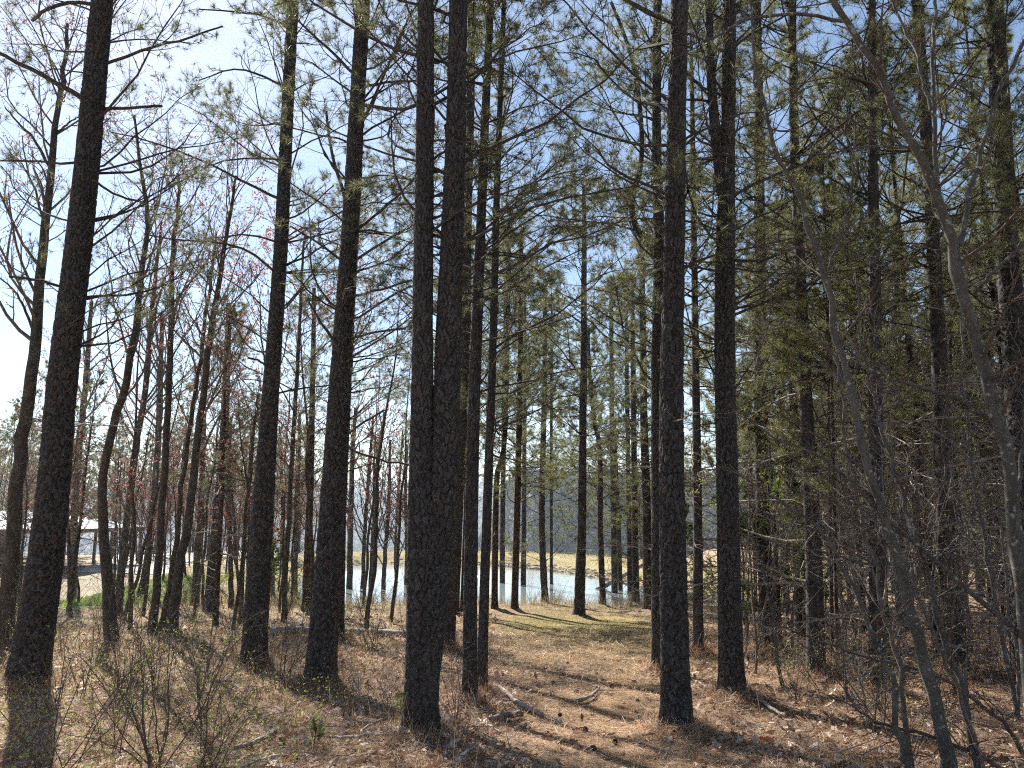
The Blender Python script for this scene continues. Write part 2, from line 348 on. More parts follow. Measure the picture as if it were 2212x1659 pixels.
CROWNS = [crown_mesh(101 + i, PROTO_H, hb, lm, mat_n=mn) for i, (hb, lm, mn) in enumerate([(4.3, 2.5, M_needle), (3.8, 2.6, M_needle2), (5.0, 2.4, M_needle), (3.2, 2.5, M_needle2)])]
CROWN_LOW = [crown_mesh(131, PROTO_H, 2.4, 2.3, mat_n=M_needle2, whorl=.62, keepf=.75, clear=.4), crown_mesh(132, PROTO_H, 1.5, 2.0, mat_n=M_needle, whorl=.66, keepf=.75, clear=.4)]
CROWN_THIN = [crown_mesh(141 + i, PROTO_H, 4.0, 2.9, whorl=.55, mat_n=M_needle, keepf=.68, needles=22, clear=.9, gap=.95, el0=20) for i in range(3)]
CROWN_FAR = [crown_mesh(151 + i, PROTO_H, hb, 2.3, whorl=.6, needles=12, lw=.17, wid=.012, keepf=.8, sub=(5, 3), mat_n=mn) for i, (hb, mn) in enumerate([(5.2, M_needle), (3.4, M_needle2), (4.4, M_needle)])]
# dead limb prototypes, 1 m long along +x
def dead_mesh(seed, twigs=6, bushy=True):
    rng = np.random.default_rng(seed); d = np.array([[1., 0, .12]]); pts = [np.zeros((1, 3))]
    for j in range(7): d = unit(d + .16 * rng.normal(size=d.shape) + [0, 0, -.02]); pts.append(pts[-1] + d / 7)
    P = np.stack(pts, 1); Rr = .0105 * np.linspace(1, .3, 8)[None]; mb = MB(); mb.add(*tubes(P, Rr, 5))
    if bushy:
        P2, R2 = grow(P, Rr, twigs, .2, 1, .9, .5, 5, rng, wig=.25, rfac=.55, rmin=.0018, taper=.4); mb.add(*tubes(P2, R2, 3))
        P3, R3 = grow(P2, R2, 3, .3, 1, .8, .5, 4, rng, wig=.25, rfac=.7, rmin=.0014); mb.add(*tubes(P3, R3, 3))
    return mb.mesh('branch', M_dead if seed % 3 == 0 else M_limb)
DEAD = [dead_mesh(200 + i, 5 + i % 4, i % 4 != 3) for i in range(10)]
def dead_limbs_mesh(seed, z0, z1, n, Lr):     # all the dead lower limbs of one background pine
    rng = np.random.default_rng(seed); az = rng.uniform(0, 6.283, n); z = rng.uniform(z0, z1, n); L = rng.uniform(*Lr, n)
    d = np.stack([np.cos(az), np.sin(az), rng.normal(size=n) * .15 + .1], 1); pts = [np.stack([0 * z, 0 * z, z], 1)]
    for j in range(6): d = unit(d + .16 * rng.normal(size=d.shape) + [0, 0, -.03]); pts.append(pts[-1] + d * (L / 6)[:, None])
    P = np.stack(pts, 1); Rr = (.005 + .006 * L)[:, None] * np.linspace(1, .3, 7)[None]
    P2, R2 = grow(P, Rr, 5, .25, 1, .9, .45, 5, rng, wig=.25, rfac=.55, rmin=.002); P3, R3 = grow(P2, R2, 3, .3, 1, .8, .5, 3, rng, wig=.25, rfac=.7, rmin=.0016)
    mb = MB(); mb.add(*tubes(P, Rr, 4)); mb.add(*tubes(P2, R2, 3)); mb.add(*tubes(P3, R3, 3)); return mb.mesh('dead_limbs', [M_dead])
LIMBS = [dead_limbs_mesh(300 + i, .8, 6.2, 36, (.7, 2.4)) for i in range(5)]

def lean_rot(axis, spin):                     # euler that sends z to axis after a spin about z
    from mathutils import Vector, Matrix
    q = Vector((0, 0, 1)).rotation_difference(Vector(axis)); return (q.to_matrix() @ Matrix.Rotation(spin, 3, 'Z')).to_euler()
HERO = []
def pine(path, widths, label, detail=1, H=12.5, crown=True, material=None, stems=(), dead=8, dz=(1.4, 4.6), group=None, low=False, branches=(), name='pine_tree', seed=None, cat='pine tree', cscale=1., base=None, bmat=None, limbs=None, far=False, dy=0., flare=.45, dl=(.5, 1.5)):
    """path: photo pixels from base to top of one stem; the stem is built at the depth where its base meets the ground"""
    seed = seed if seed is not None else len(HERO); rng = np.random.default_rng(900 + seed)
    B = hit(*(base or path[0])) if not isinstance(base, np.ndarray) else base
    y = B[1] + dy; B = np.array([B[0], y, g0(B[0], y)])
    def stem(pp, ww, top):
        Q = [at(u, v, y) for u, v in pp]; Rr = [px(w, y) / 2 for w in ww]
        # small depth wander so that stems are not flat in one plane
        wob = rng.normal() * .05; Q = [q + np.array([0, wob * math.sin((q[2] - B[2]) * .5), 0]) for q in Q]
        if top and Q[-1][2] - B[2] < top - .5:
            d = unit(Q[-1] - Q[max(-3, -len(Q))]); d = unit(d * [.6, .6, 1]); rem = top - (Q[-1][2] - B[2]); r1 = Rr[-1]
            for f in (.33, .66, 1.): Q.append(Q[len(pp) - 1] + d * rem * f / d[2]); Rr.append(max(r1 * (1 - f) ** .9, .012))
        return np.array(Q), np.array(Rr)
    Q, Rr = stem(path, widths, H); Q[0] = [Q[0][0], y, B[2] - .06] if base is None else Q[0]
    t = thing(name, B, label, cat, group)
    vis = max(2.5, (y * .74 + 1.6 - B[2]))
    mt = material or (M_plate if detail else M_bark)
    link('trunk', trunk_mesh('trunk', Q - B, Rr, mt, detail, seed, flare, vis, y), t)
    for sp, sw, sh in stems:
        q, r = stem(sp, sw, sh); link('trunk', trunk_mesh('trunk', q - B, r, mt, detail, seed + 50, 0., vis, y), t)
    if crown:
        top = Q[-1] - B; sc = top[2] / PROTO_H; lst = CROWN_FAR if far else (CROWN_LOW if low else (CROWN_THIN if seed < 12 else CROWNS))
        link('crown', lst[seed % len(lst)], t, (0, 0, 0), lean_rot(top / np.linalg.norm(top), rng.uniform(0, 6.28) if seed > 11 else math.atan2(-B[0], B[1]) * -1), (sc * cscale, sc * cscale, sc * np.linalg.norm(top) / top[2]))
        for sp, sw, sh in stems:
            q, r = stem(sp, sw, sh)
            if sh > 8: 
                o = q[-1] - B; lo = np.array([q[0][0] - B[0], q[0][1] - B[1], 0]); ax = o - lo; sc2 = ax[2] / PROTO_H
                link('crown', CROWN_THIN[(seed + 2) % len(CROWN_THIN)], t, tuple(lo), lean_rot(unit(ax), 0), sc2 * .9)
    if limbs is not None:
        top = Q[-1] - B; link('dead_limbs', LIMBS[limbs % len(LIMBS)], t, (0, 0, 0), lean_rot(unit(top), rng.uniform(0, 6.28)))
    hz = Q[:, 2] - B[2]
    for i in range(dead):
        z = rng.uniform(*dz); p = np.array([np.interp(z, hz, Q[:, c] - B[c]) for c in range(3)]); L = rng.uniform(*dl)
        az = rng.uniform(0, 6.28); link('branch', DEAD[rng.integers(len(DEAD))], t, tuple(p), (rng.normal() * .6, rng.normal() * .2 - .1, az), (L, L * rng.uniform(.8, 1.1), L))
    for bp, bw in branches:
        bp = [(float(np.interp(-bp[0][1], [-v for _, v in path], [u for u, _ in path])), bp[0][1] + 3)] + list(bp)
        q = np.array([at(u, v, y + (i / max(1, len(bp) - 1)) * rng.uniform(-.5, .3)) for i, (u, v) in enumerate(bp)]) - B
        q = catmull(q, 12)[None]; r = px(np.interp(np.linspace(0, 1, 12), [0, 1], bw), y)[None] / 2; q = q + rng.normal(size=q.shape) * .006
        mb = MB(); mb.add(*tubes(q, r, 7)); 
        if bw[1] < 4.5:
            p2, r2 = grow(q, r, 6, .4, 1., .75, .35, 5, rng, up=.05, wig=.18, rfac=.55, rmin=.003); p3, r3 = grow(p2, r2, 3, .3, 1, .7, .5, 4, rng, up=.05, wig=.15, rfac=.7, rmin=.0025)
            mb.add(*tubes(p2, r2, 3)); mb.add(*tubes(p3, r3, 3))
            tp = np.concatenate([p3[:, -1], p2[:, -1], q[:, -1]]); td = np.concatenate([p3[:, -1] - p3[:, -2], p2[:, -1] - p2[:, -2], q[:, -1] - q[:, -2]])
            if bw[0] > 5: mb.add(*tufts(tp, td, 18, .115, rng), 1)
        mb.obj('branch', [bmat or M_limb, M_needle], t, False)
    HERO.append((B[0], y, Rr[0])); MOUNDS.append((B[0], y, min(.15, .065 * y ** .3), .15 + .9 * Rr[0]))
    return t

# --- near pines, measured from the photograph
pine([(56, 1490), (88, 1286), (115, 1045), (135, 830), (165, 575), (192, 300), (222, 0)], [76, 68, 60, 57, 53, 49, 45],
     'thick dark pine leaning toward the path, alone at the left edge beside the brush', 3, 13.5, dead=5, dz=(3.2, 5.2),
     branches=[([(200, 225), (140, 190), (60, 145), (-20, 108)], (15, 8)), ([(225, 235), (290, 232), (350, 228)], (9, 6)), ([(130, 618), (70, 603), (18, 598)], (8, 5)),
               ([(205, 392), (250, 420), (310, 437)], (6, 5)), ([(240, 135), (320, 105), (390, 85), (480, 58)], (9, 4)), ([(225, 15), (160, 4), (100, 20), (70, 45)], (11, 7))])
pine([(548, 1445), (562, 1200), (590, 800), (612, 400), (632, 0)], [52, 46, 33, 28, 23],
     'dark straight pine standing just left of the close-set pine with broken side limbs', 2, 13.5, dead=5, dz=(2.5, 6),
     branches=[([(605, 430), (540, 400), (440, 350), (340, 310), (240, 285)], (8, 3)), ([(596, 590), (540, 545), (470, 525), (380, 518), (310, 505)], (7, 3)), ([(618, 345), (560, 342), (500, 345), (440, 360)], (7, 3)),
               ([(622, 195), (560, 160), (500, 150), (430, 175)], (7, 3)), ([(628, 60), (570, 35), (500, 25), (430, 20)], (7, 3)), ([(605, 480), (660, 455), (720, 400)], (6, 3)), ([(585, 800), (560, 780), (535, 772)], (5, 4.6))])
pine([(690, 1488), (706, 1250), (735, 800), (768, 300), (785, 0)], [62, 54, 40, 34, 30],
     'dark pine with several broken bare limbs jutting toward the pond side', 3, 13.5, dead=5, dz=(3, 6.5),
     branches=[([(735, 950), (775, 920), (830, 885)], (6, 4.6)), ([(735, 955), (770, 975), (820, 993), (885, 1006)], (5, 4.6)), ([(760, 640), (810, 628), (890, 605)], (7, 5)), ([(752, 735), (800, 720), (875, 708)], (6, 4.6)),
               ([(770, 495), (830, 450), (895, 385)], (9, 5)), ([(728, 745), (690, 690), (668, 655)], (8, 5)), ([(742, 565), (680, 520), (630, 490)], (7, 4)), ([(750, 440), (715, 320), (705, 240)], (9, 6)),
               ([(778, 190), (840, 178), (900, 175)], (8, 5)), ([(775, 170), (720, 115), (660, 60), (640, 40)], (9, 4)), ([(770, 290), (800, 230), (850, 110), (890, 20)], (9, 4)), ([(740, 680), (680, 640), (640, 600)], (6, 3))])
pine([(906, 1605), (911, 1400), (910, 1150), (913, 830), (916, 400), (920, 0)], [70, 66, 58, 46, 40, 36],
     'nearest pine, forked low into two tall dark stems, beside the path', 3, 14, dead=6, dz=(3.2, 6), seed=3,
     stems=[([(910, 1600), (916, 1480), (930, 1340), (951, 1150), (966, 830), (980, 400), (990, 0)], [52, 58, 60, 58, 56, 46, 39], 13.5)])
pine([(1014, 1532), (1016, 1300), (1026, 830), (1042, 400), (1060, 0)], [30, 28, 25, 20, 15], 'slim pine at the path edge, left one of two growing from one spot', 2, 11, dead=6, dz=(2.4, 6), seed=4)
pine([(1040, 1512), (1046, 1300), (1062, 830), (1074, 400), (1088, 0)], [21, 20, 17, 14, 10], 'slim pine at the path edge, right one of two growing from one spot', 2, 10, dead=5, dz=(2.4, 6), seed=5)
pine([(1461, 1592), (1458, 1300), (1453, 830), (1460, 400), (1466, 0)], [60, 55, 49, 42, 36], 'thick dark pine with plated bark beside the right edge of the path', 3, 14, dead=6, dz=(2.8, 6), seed=6,
     branches=[([(1475, 440), (1480, 420), (1484, 412)], (8, 7))])
pine([(1424, 1462), (1422, 1200), (1420, 830), (1424, 545), (1418, 300), (1421, 0)], [30, 28, 27, 24, 20, 18], 'pine half hidden behind the thick path-side pine, its crooked side stem bowing left', 2, 13, dead=5, dz=(3, 7), seed=7,
     stems=[([(1424, 560), (1397, 522), (1375, 490), (1366, 450), (1370, 410), (1382, 370), (1388, 300), (1380, 200), (1368, 130), (1345, 60), (1320, 0)], [14, 15, 14, 13, 13, 12, 11, 10, 9, 8, 7], 0)])
pine([(1583, 1518), (1578, 1300), (1568, 830), (1569, 500), (1571, 300), (1573, 0)], [52, 46, 42, 40, 30, 27], 'large pine right of the path, splitting high up into two stems', 3, 14, dead=8, dz=(2, 6.5), seed=8,
     stems=[([(1562, 420), (1550, 320), (1540, 220), (1533, 100), (1530, 0)], [26, 24, 21, 19, 17], 12)])
pine([(968, 1412), (985, 1100), (1000, 830), (1014, 300), (1020, 0)], [24, 24, 22, 19, 17], 'dark pine standing directly behind the forked pine', 1, 13.5, dead=6, dz=(2.5, 7), seed=9)
pine([(731, 1390), (738, 1100), (752, 800), (775, 400)], [22, 20, 17, 13], 'slim pine trunk showing just behind the pine with broken limbs', 1, 11, dead=3, seed=10)

# --- pines around the far end of the path, by the water
def shore(path, w, label, **kw): return pine(path, w, label, kw.pop('detail', 1), kw.pop('H', 11.5), dead=kw.pop('dead', 4), material=kw.pop('material', None), cscale=1.2, **kw)
shore([(1251, 1337), (1257, 1100), (1260, 830), (1262, 550), (1261, 400)], [24, 18, 15, 11, 7], 'pine standing alone in the grass at the end of the path', H=12.3, seed=20, low=False, flare=.5, branches=[([(1258, 700), (1210, 668), (1150, 650), (1100, 655)], (5, 2)), ([(1260, 620), (1310, 590), (1370, 580)], (5, 2)), ([(1262, 500), (1220, 470), (1180, 440)], (4.6, 2))])
shore([(1068, 1322), (1070, 1150), (1074, 1025), (1088, 970), (1094, 830), (1100, 500)], [14, 13, 12, 11, 11, 9], 'thin shore pine with a bent stem, right behind the slim path-edge pair', seed=21, material=M_bark_red, detail=0)
shore([(1085, 1300), (1086, 1100), (1090, 830), (1094, 500)], [12, 11, 10, 8], 'thin reddish pine at the water, first to the right of the bent shore pine', seed=22, material=M_bark_red, detail=0)
shore([(1111, 1322), (1117, 1100), (1123, 830), (1126, 500)], [15, 14, 12, 9], 'reddish shore pine standing forward on the grass left of the path end', seed=23, material=M_bark_red, detail=0)
shore([(1130, 1302), (1132, 1100), (1133, 900), (1134, 600)], [12, 10, 9, 6], 'thin straight shore pine seen against the water, between two thicker trunks', seed=24, detail=0)
shore([(1178, 1306), (1170, 1130), (1173, 980), (1176, 830), (1177, 600)], [15, 13, 12, 10, 8], 'slightly curved shore pine left of the lone grass pine', seed=25, low=True)
shore([(1191, 1292), (1191, 1100), (1191, 830), (1192, 640)], [7, 7, 6, 4], 'very thin straight sapling pine close beside the curved shore pine', seed=26, H=8, dead=2, detail=0)
shore([(1303, 1312), (1297, 1150), (1296, 980), (1283, 905), (1275, 830), (1270, 700)], [13, 12, 10, 9, 8, 6], 'crooked shore pine with a kinked stem right of the lone grass pine', seed=27, H=9.5)
shore([(1328, 1306), (1325, 1100), (1322, 880), (1320, 600)], [14, 12, 10, 8], 'dark shore pine with the leaning dead pole behind it', seed=28, low=True)
shore([(1341, 1297), (1336, 1130), (1326, 900)], [10, 9, 7], 'thin reddish leaning pine touching the dark shore pine', seed=29, material=M_bark_red, H=9, detail=0)
shore([(1361, 1304), (1358, 1100), (1355, 830), (1352, 600)], [11, 10, 9, 7], 'thin shore pine, left of a close trio at the right of the path end', seed=30, detail=0)
shore([(1374, 1307), (1371, 1100), (1368, 830), (1366, 600)], [15, 13, 11, 8], 'shore pine in the middle of a close trio at the right of the path end', seed=31, low=True)
shore([(1401, 1322), (1396, 1100), (1390, 830), (1386, 500)], [21, 18, 15, 12], 'thickest shore pine of the close trio, with a straw mound at its foot', seed=32, low=True)
shore([(984, 1335), (994, 1100), (1005, 830), (1010, 500)], [14, 13, 12, 9], 'reddish trunk seen between the forked pine and the slim pair, left of two', seed=33, material=M_bark_red, detail=0)
shore([(998, 1330), (1006, 1100), (1013, 830), (1016, 500)], [10, 9, 8, 6], 'reddish trunk seen between the forked pine and the slim pair, right of two', seed=34, material=M_bark_red, detail=0)

# --- pines of the right-hand wood that can be told apart
pine([(1508, 1420), (1505, 1150), (1502, 830), (1500, 500), (1497, 200)], [22, 19, 16, 13, 10], 'pine seen between the thick path-side pine and the two-stemmed pine', 1, 13, dead=4, limbs=0, seed=40, dz=(2, 6))
pine([(1660, 1412), (1652, 1150), (1644, 830), (1638, 400), (1634, 0)], [31, 28, 26, 22, 19], 'straight pine just right of the two-stemmed pine, cedar sprays at its side', 1, 14, dead=6, limbs=1, seed=41, dz=(1.5, 7))
pine([(1763, 1478), (1750, 1150), (1734, 830), (1722, 400), (1714, 0)], [38, 32, 26, 21, 17], 'pine with a thick dark foot in front of the green cedar', 1, 13, dead=7, limbs=2, seed=42, dz=(1.5, 7))
pine([(1899, 1502), (1894, 1200), (1890, 830), (1887, 400), (1884, 0)], [42, 33, 27, 21, 17], 'dark sapling-screened pine rising behind the lichened grey saplings', 1, 13, dead=7, limbs=3, seed=43, dz=(1.5, 7))
pine([(2066, 1468), (2046, 1150), (2029, 830), (2010, 400), (1981, 0)], [46, 38, 32, 26, 22], 'leaning pine with flaking bark left of the grey sapling at the right edge', 1, 13.5, dead=7, limbs=4, seed=44, dz=(1.5, 7))
pine([(2228, 1462), (2215, 1100), (2196, 830), (2172, 450), (2146, 0)], [62, 54, 48, 42, 36], 'thick sunlit pine at the right edge, its bark flaking in pale plates', 2, 14, dead=5, limbs=0, seed=45, dz=(2, 7))
pine([(1798, 1452), (1794, 1200), (1790, 950), (1787, 700)], [8, 8, 7, 5], 'skinny reddish young pine, left of two beside the dark-footed pine', 0, 8, dead=4, seed=46, material=M_bark_red)
pine([(1811, 1478), (1806, 1250), (1802, 1000), (1797, 800)], [8, 8, 7, 5], 'skinny reddish young pine, right of two beside the dark-footed pine', 0, 7.5, dead=4, seed=47, material=M_bark_red)
pine([(1697, 1330), (1692, 1100), (1688, 830), (1686, 500)], [17, 15, 13, 10], 'far pine trunk filling the gap right of the straight pine', 1, 13, dead=3, limbs=2, seed=48)
pine([(1950, 1360), (1945, 1100), (1940, 830), (1936, 500)], [18, 16, 14, 11], 'far pine deep in the wood behind the lichened sapling clump', 1, 13, dead=3, limbs=3, seed=49)

# ------------------------------------------------------------------ hardwoods
def bud_faces(tp, td, rng, n=3, ln=.03, wid=.008): return tufts(tp, td, n, ln, rng, wid, back=.05, lo=.2, hi=1.4)
def twiggery(P, Rr, rng, n=(14, 6, 4), t0=.3, ang=.65, up=.10, lenf=.33, rmin=.002, wig=.14, labs=None):
    P1, R1 = grow(P, Rr, n[0], t0, .98, ang, lenf, 7, rng, up=up, wig=wig, rfac=.38, taper=.55, rmin=rmin * 1.6, labs=labs)
    P2, R2 = grow(P1, R1, n[1], .2, 1, .7, .42, 5, rng, up=up * .7, wig=wig * 1.2, rfac=.6, taper=.4, rmin=rmin * 1.2)
    P3, R3 = grow(P2, R2, n[2], .25, 1, .7, .5, 3, rng, up=up * .5, wig=wig * 1.2, rfac=.65, rmin=rmin)
    return (P1, R1), (P2, R2), (P3, R3)
def crown_of(P, Rr, rng, n, bark_, bud=None, budn=3, budl=.03, budw=.008, keep=1., **kw):
    lv = twiggery(P, Rr, rng, n, **kw); mb = MB()
    for (p, r), s in zip(lv, (4, 3, 3)): mb.add(*tubes(p, r, s))
    if bud is not None:
        p2, p3 = lv[1][0], lv[2][0]
        tp = np.concatenate([p3[:, -1], p3[:, 1], p2[:, -1], p2[:, 2]]); td = np.concatenate([p3[:, -1] - p3[:, -2], p3[:, 1] - p3[:, 0], p2[:, -1] - p2[:, -2], p2[:, 2] - p2[:, 1]])
        k = rng.random(len(tp)) < keep; V, F = bud_faces(tp[k], td[k], rng, budn, budl, budw); mb.add(V, F, 1)
    return mb.mesh('crown', [bark_] + ([bud] if bud is not None else []))
def hardwood(path, widths, label, y=None, H=0., m=None, tm=None, n=(14, 6, 4), bud=None, name='bare_tree', cat='tree', group=None, seed=0, branches=(), dy=0., sides=10, t0=.3, keep=1., budn=3, budl=.03, budw=.008, lenf=.33, up=.1, ang=.65, rmin=.002, brn=(8, 4, 3), wig=.14):
    rng = np.random.default_rng(4000 + seed); m = m or M_hard; tm = tm or M_twig
    B = hit(*path[0]); y = y or B[1]; B = np.array([at(*path[0], y)[0], y, 0]); B[2] = g0(B[0], B[1])
    Q = [at(u, v, y + dy * i / max(1, len(path) - 1)) for i, (u, v) in enumerate(path)]; Rr = [px(w, y) / 2 for w in widths]; Q[0] = B - [0, 0, .05]
    if H:
        d = unit(Q[-1] - Q[-2]); d = unit(d * [.7, .7, 1]); rem = H - (Q[-1][2] - B[2])
        if rem > .3:
            p0, r0 = Q[-1], Rr[-1]
            for f in (.35, .7, 1.): Q.append(p0 + d * rem * f / d[2] + rng.normal(size=3) * .05 * [1, 1, 0]); Rr.append(max(r0 * (1 - .85 * f), .005))
    D = catmull(np.c_[np.array(Q) - B, Rr], 30); P = D[None, :, :3]; Rr = np.maximum(D[None, :, 3], .003)
    Rr = Rr * (1 + .35 * np.exp(-np.arange(30) / 1.2))[None]
    P = P + rng.normal(size=P.shape) * .012 * [1, 1, 0]
    if name.endswith('sapling'): Rr = Rr * .8 * (1 + .06 * rng.normal(size=Rr.shape))
    t = thing(name, B, label, cat, group)
    mb = MB(); mb.add(*tubes(P, Rr, sides)); mb.obj('trunk', m, t, True)
    if n: link('crown', crown_of(P, Rr, rng, n, tm, bud, budn, budl, budw, keep, t0=t0, lenf=lenf, up=up, ang=ang, rmin=rmin, wig=wig), t)
    for bp, bw, bd in branches:
        q = np.array([at(u, v, y + bd * i / max(1, len(bp) - 1)) for i, (u, v) in enumerate(bp)]) - B
        q = catmull(q, 16)[None]; q = q + rng.normal(size=q.shape) * .008; r = px(np.linspace(bw[0], bw[1], 16), y)[None] / 2
        mb = MB(); mb.add(*tubes(q, r, 7))
        if brn:
            for (p, rr), s in zip(twiggery(q, r, rng, brn, t0=.25, ang=.7, up=.03, lenf=.28, rmin=.0018, wig=.18), (4, 3, 3)): mb.add(*tubes(p, rr, s), 1)
        mb.obj('branch', [m, M_redtwig], t, True)
    return t
LF = 'leafless trees at the left of the clearing'
hardwood([(8, 1410), (40, 1000), (65, 830), (90, 575), (117, 300), (135, 175), (148, 50)], [30, 27, 25, 20, 14, 11, 7], 'tall bare hardwood behind the thick leaning pine, at the left edge', H=9.5, n=(26, 7, 4), seed=1, bud=M_redbud, keep=.9, budl=.04, budw=.012, t0=.38,
         branches=[([(110, 370), (80, 310), (40, 265), (10, 230)], (8, 3), -.3), ([(75, 720), (40, 640), (0, 600)], (7, 3), .3), ([(118, 290), (150, 265), (175, 250)], (6, 2), .2)])
hardwood([(245, 1392), (228, 1200), (220, 1055), (240, 930), (272, 830), (300, 650), (306, 575), (320, 475), (306, 390), (290, 250)], [24, 21, 18, 17, 16, 13, 12, 10, 8, 5], 'bare hardwood with an S-bent stem standing left in the brushy clearing', H=8.5, n=(24, 6, 4), seed=2, bud=M_redbud, keep=.8, budl=.045, budw=.013, t0=.4)
hardwood([(254, 1330), (265, 1200), (283, 1050), (300, 930), (316, 830), (330, 650), (350, 480)], [16, 15, 14, 13, 12, 9, 5], 'slender bare tree leaning right out of the S-bent hardwood’s foot', H=8, n=(18, 6, 3), seed=3, t0=.45)
hardwood([(330, 1372), (345, 1180), (357, 1000), (365, 830), (368, 750), (373, 550), (385, 450), (386, 375)], [16, 15, 14, 13, 12, 10, 8, 6], 'straight slender bare tree, leftmost of a clump of three stems', H=8.2, n=(20, 6, 4), seed=4, bud=M_redbud, keep=.8, budl=.045, budw=.013, t0=.4)
hardwood([(347, 1362), (380, 1180), (395, 1030), (425, 830), (450, 640), (468, 500)], [12, 11, 10, 9, 7, 4], 'thin bare tree slanting right, middle stem of a clump of three', H=7.8, n=(16, 6, 3), seed=5, t0=.45)
hardwood([(370, 1378), (387, 1230), (410, 1105), (440, 830), (465, 660), (495, 475), (510, 380)], [22, 19, 17, 14, 12, 8, 5], 'bare tree slanting right, thickest stem of a clump of three', H=8.4, n=(24, 7, 4), seed=6, bud=M_pink, keep=.8, budl=.045, budw=.014, t0=.4)
pine([(452, 1328), (467, 1155), (482, 980), (488, 830), (494, 650)], [25, 21, 18, 15, 11], 'dark-stemmed pine at the far side of the left clearing', 1, 9.8, dead=5, dz=(1.5, 5), seed=60, cscale=1.3)
hardwood([(155, 1295), (165, 1030), (185, 830), (198, 650)], [15, 14, 12, 8], 'slim straight tree just right of the thick leaning pine, before the shelter roof', H=9, n=(16, 6, 4), seed=7, bud=M_deadleaf, budl=.07, budw=.025, keep=.12, t0=.5)
hardwood([(307, 1285), (325, 1155), (340, 980), (346, 830), (350, 680)], [16, 15, 13, 11, 8], 'mossy straight tree behind the S-bent hardwood, in front of the lawn', H=9, n=(16, 6, 4), seed=8, t0=.5)
hardwood([(420, 1308), (428, 1180), (436, 1030), (440, 900)], [15, 14, 12, 9], 'bare tree behind the clump of three, in front of the lawn', H=8.5, n=(16, 6, 4), seed=9, t0=.5, bud=M_redbud, keep=.3)
hardwood([(500, 1312), (498, 1180), (492, 1080), (500, 900)], [11, 10, 9, 6], 'thin crooked tree at the pond-side edge of the lawn', H=6.5, n=(14, 5, 4), seed=10, t0=.45)
hardwood([(520, 1347), (530, 1130), (545, 960), (560, 850)], [8, 8, 6, 4], 'small oak still holding dark red-brown leaves beside the dark straight pine', H=4.9, n=(14, 5, 3), seed=11, bud=M_deadleaf, budn=2, budl=.08, budw=.03, keep=.4, t0=.35)
hardwood([(612, 1345), (622, 1150), (636, 900), (648, 700), (655, 520)], [11, 10, 9, 7, 5], 'redbud in pink blossom between the dark straight pine and the one with broken limbs', H=8.0, n=(26, 8, 5), seed=12, ang=.95, up=.07, bud=M_pink, budn=6, budl=.045, budw=.018, keep=1., t0=.33, name='redbud_tree', lenf=.5)
pine([(660, 1328), (670, 1080), (675, 830), (678, 620)], [17, 14, 11, 8], 'small whorled pine seen between the straight pine and the broken-limbed pine', 1, 9.6, dead=6, dz=(1.5, 6), seed=61, cscale=1.35, material=M_bark_red)
for i, (pth, w, lab) in enumerate([
    ([(755, 1295), (757, 1150), (762, 980), (768, 880)], 13, 'bare pond-side tree directly right of the broken-limbed pine'),
    ([(783, 1298), (788, 1150), (799, 1000), (806, 900)], 9, 'bare pond-side tree, second right of the broken-limbed pine'),
    ([(797, 1300), (806, 1150), (813, 1010), (830, 890)], 8, 'bare pond-side tree slanting right, third right of the broken-limbed pine'),
    ([(826, 1305), (832, 1200), (840, 1080), (843, 950)], 10, 'darkest bare pond-side tree, halfway between the broken-limbed and the forked pine'),
    ([(858, 1293), (854, 1180), (862, 1050), (870, 930)], 7, 'thin twisted pond-side tree left of the forked pine'),
    ([(876, 1300), (879, 1180), (876, 1080), (880, 960)], 9, 'bare pond-side tree brushing the left edge of the forked pine'),
    ([(716, 1290), (712, 1150), (716, 1000), (720, 900)], 8, 'thin bare pond-side tree half hidden by the broken-limbed pine'),
    ([(636, 1282), (640, 1150), (646, 980), (648, 900)], 10, 'bare tree by the water just left of the small whorled pine'),
    ([(618, 1275), (612, 1150), (608, 1030), (604, 920)], 8, 'thin bare tree by the water below the redbud'),
    ([(590, 1290), (586, 1150), (580, 1040), (584, 930)], 8, 'thin bare tree by the water brushing the dark straight pine')]):
    hardwood(pth, [w, w * .9, w * .75, w * .5], lab, H=7.4 + (i * 37 % 5) * .25, n=(20, 6, 4), seed=30 + i, bud=M_redbud if i % 3 else M_pink, keep=.30, t0=.25, lenf=.28, rmin=.003, budl=.05, budw=.012)

# foreground grey saplings and their limbs, right
GS = 'smooth grey saplings in the right foreground'
hardwood([(2052, 1700), (2038, 1605), (2013, 1495), (1988, 1405), (1963, 1305), (1943, 1220), (1913, 1130), (1888, 1045), (1853, 930), (1828, 800), (1799, 700), (1781, 600), (1759, 525), (1734, 450), (1704, 380), (1674, 320), (1655, 250), (1638, 170), (1622, 70), (1612, -60)],
         [33, 32, 30, 29, 28, 26, 24, 22, 20, 18, 17, 16, 15, 14, 13, 11, 9, 8, 6, 4], 'grey sapling with pale lichen spots arching left from the bottom right', m=M_maple, tm=M_redtwig, n=(18, 5, 3), seed=50, name='grey_sapling', cat='sapling', sides=14, dy=-.6, lenf=.16, t0=.25, ang=.9, up=.03,
         branches=[([(1943, 1220), (1860, 1215), (1780, 1195), (1690, 1180), (1600, 1150)], (7, 2), -.4), ([(1828, 830), (1790, 760), (1720, 700), (1640, 690)], (6, 2), .3), ([(1781, 600), (1820, 500), (1840, 400), (1848, 250)], (7, 3), .2)])
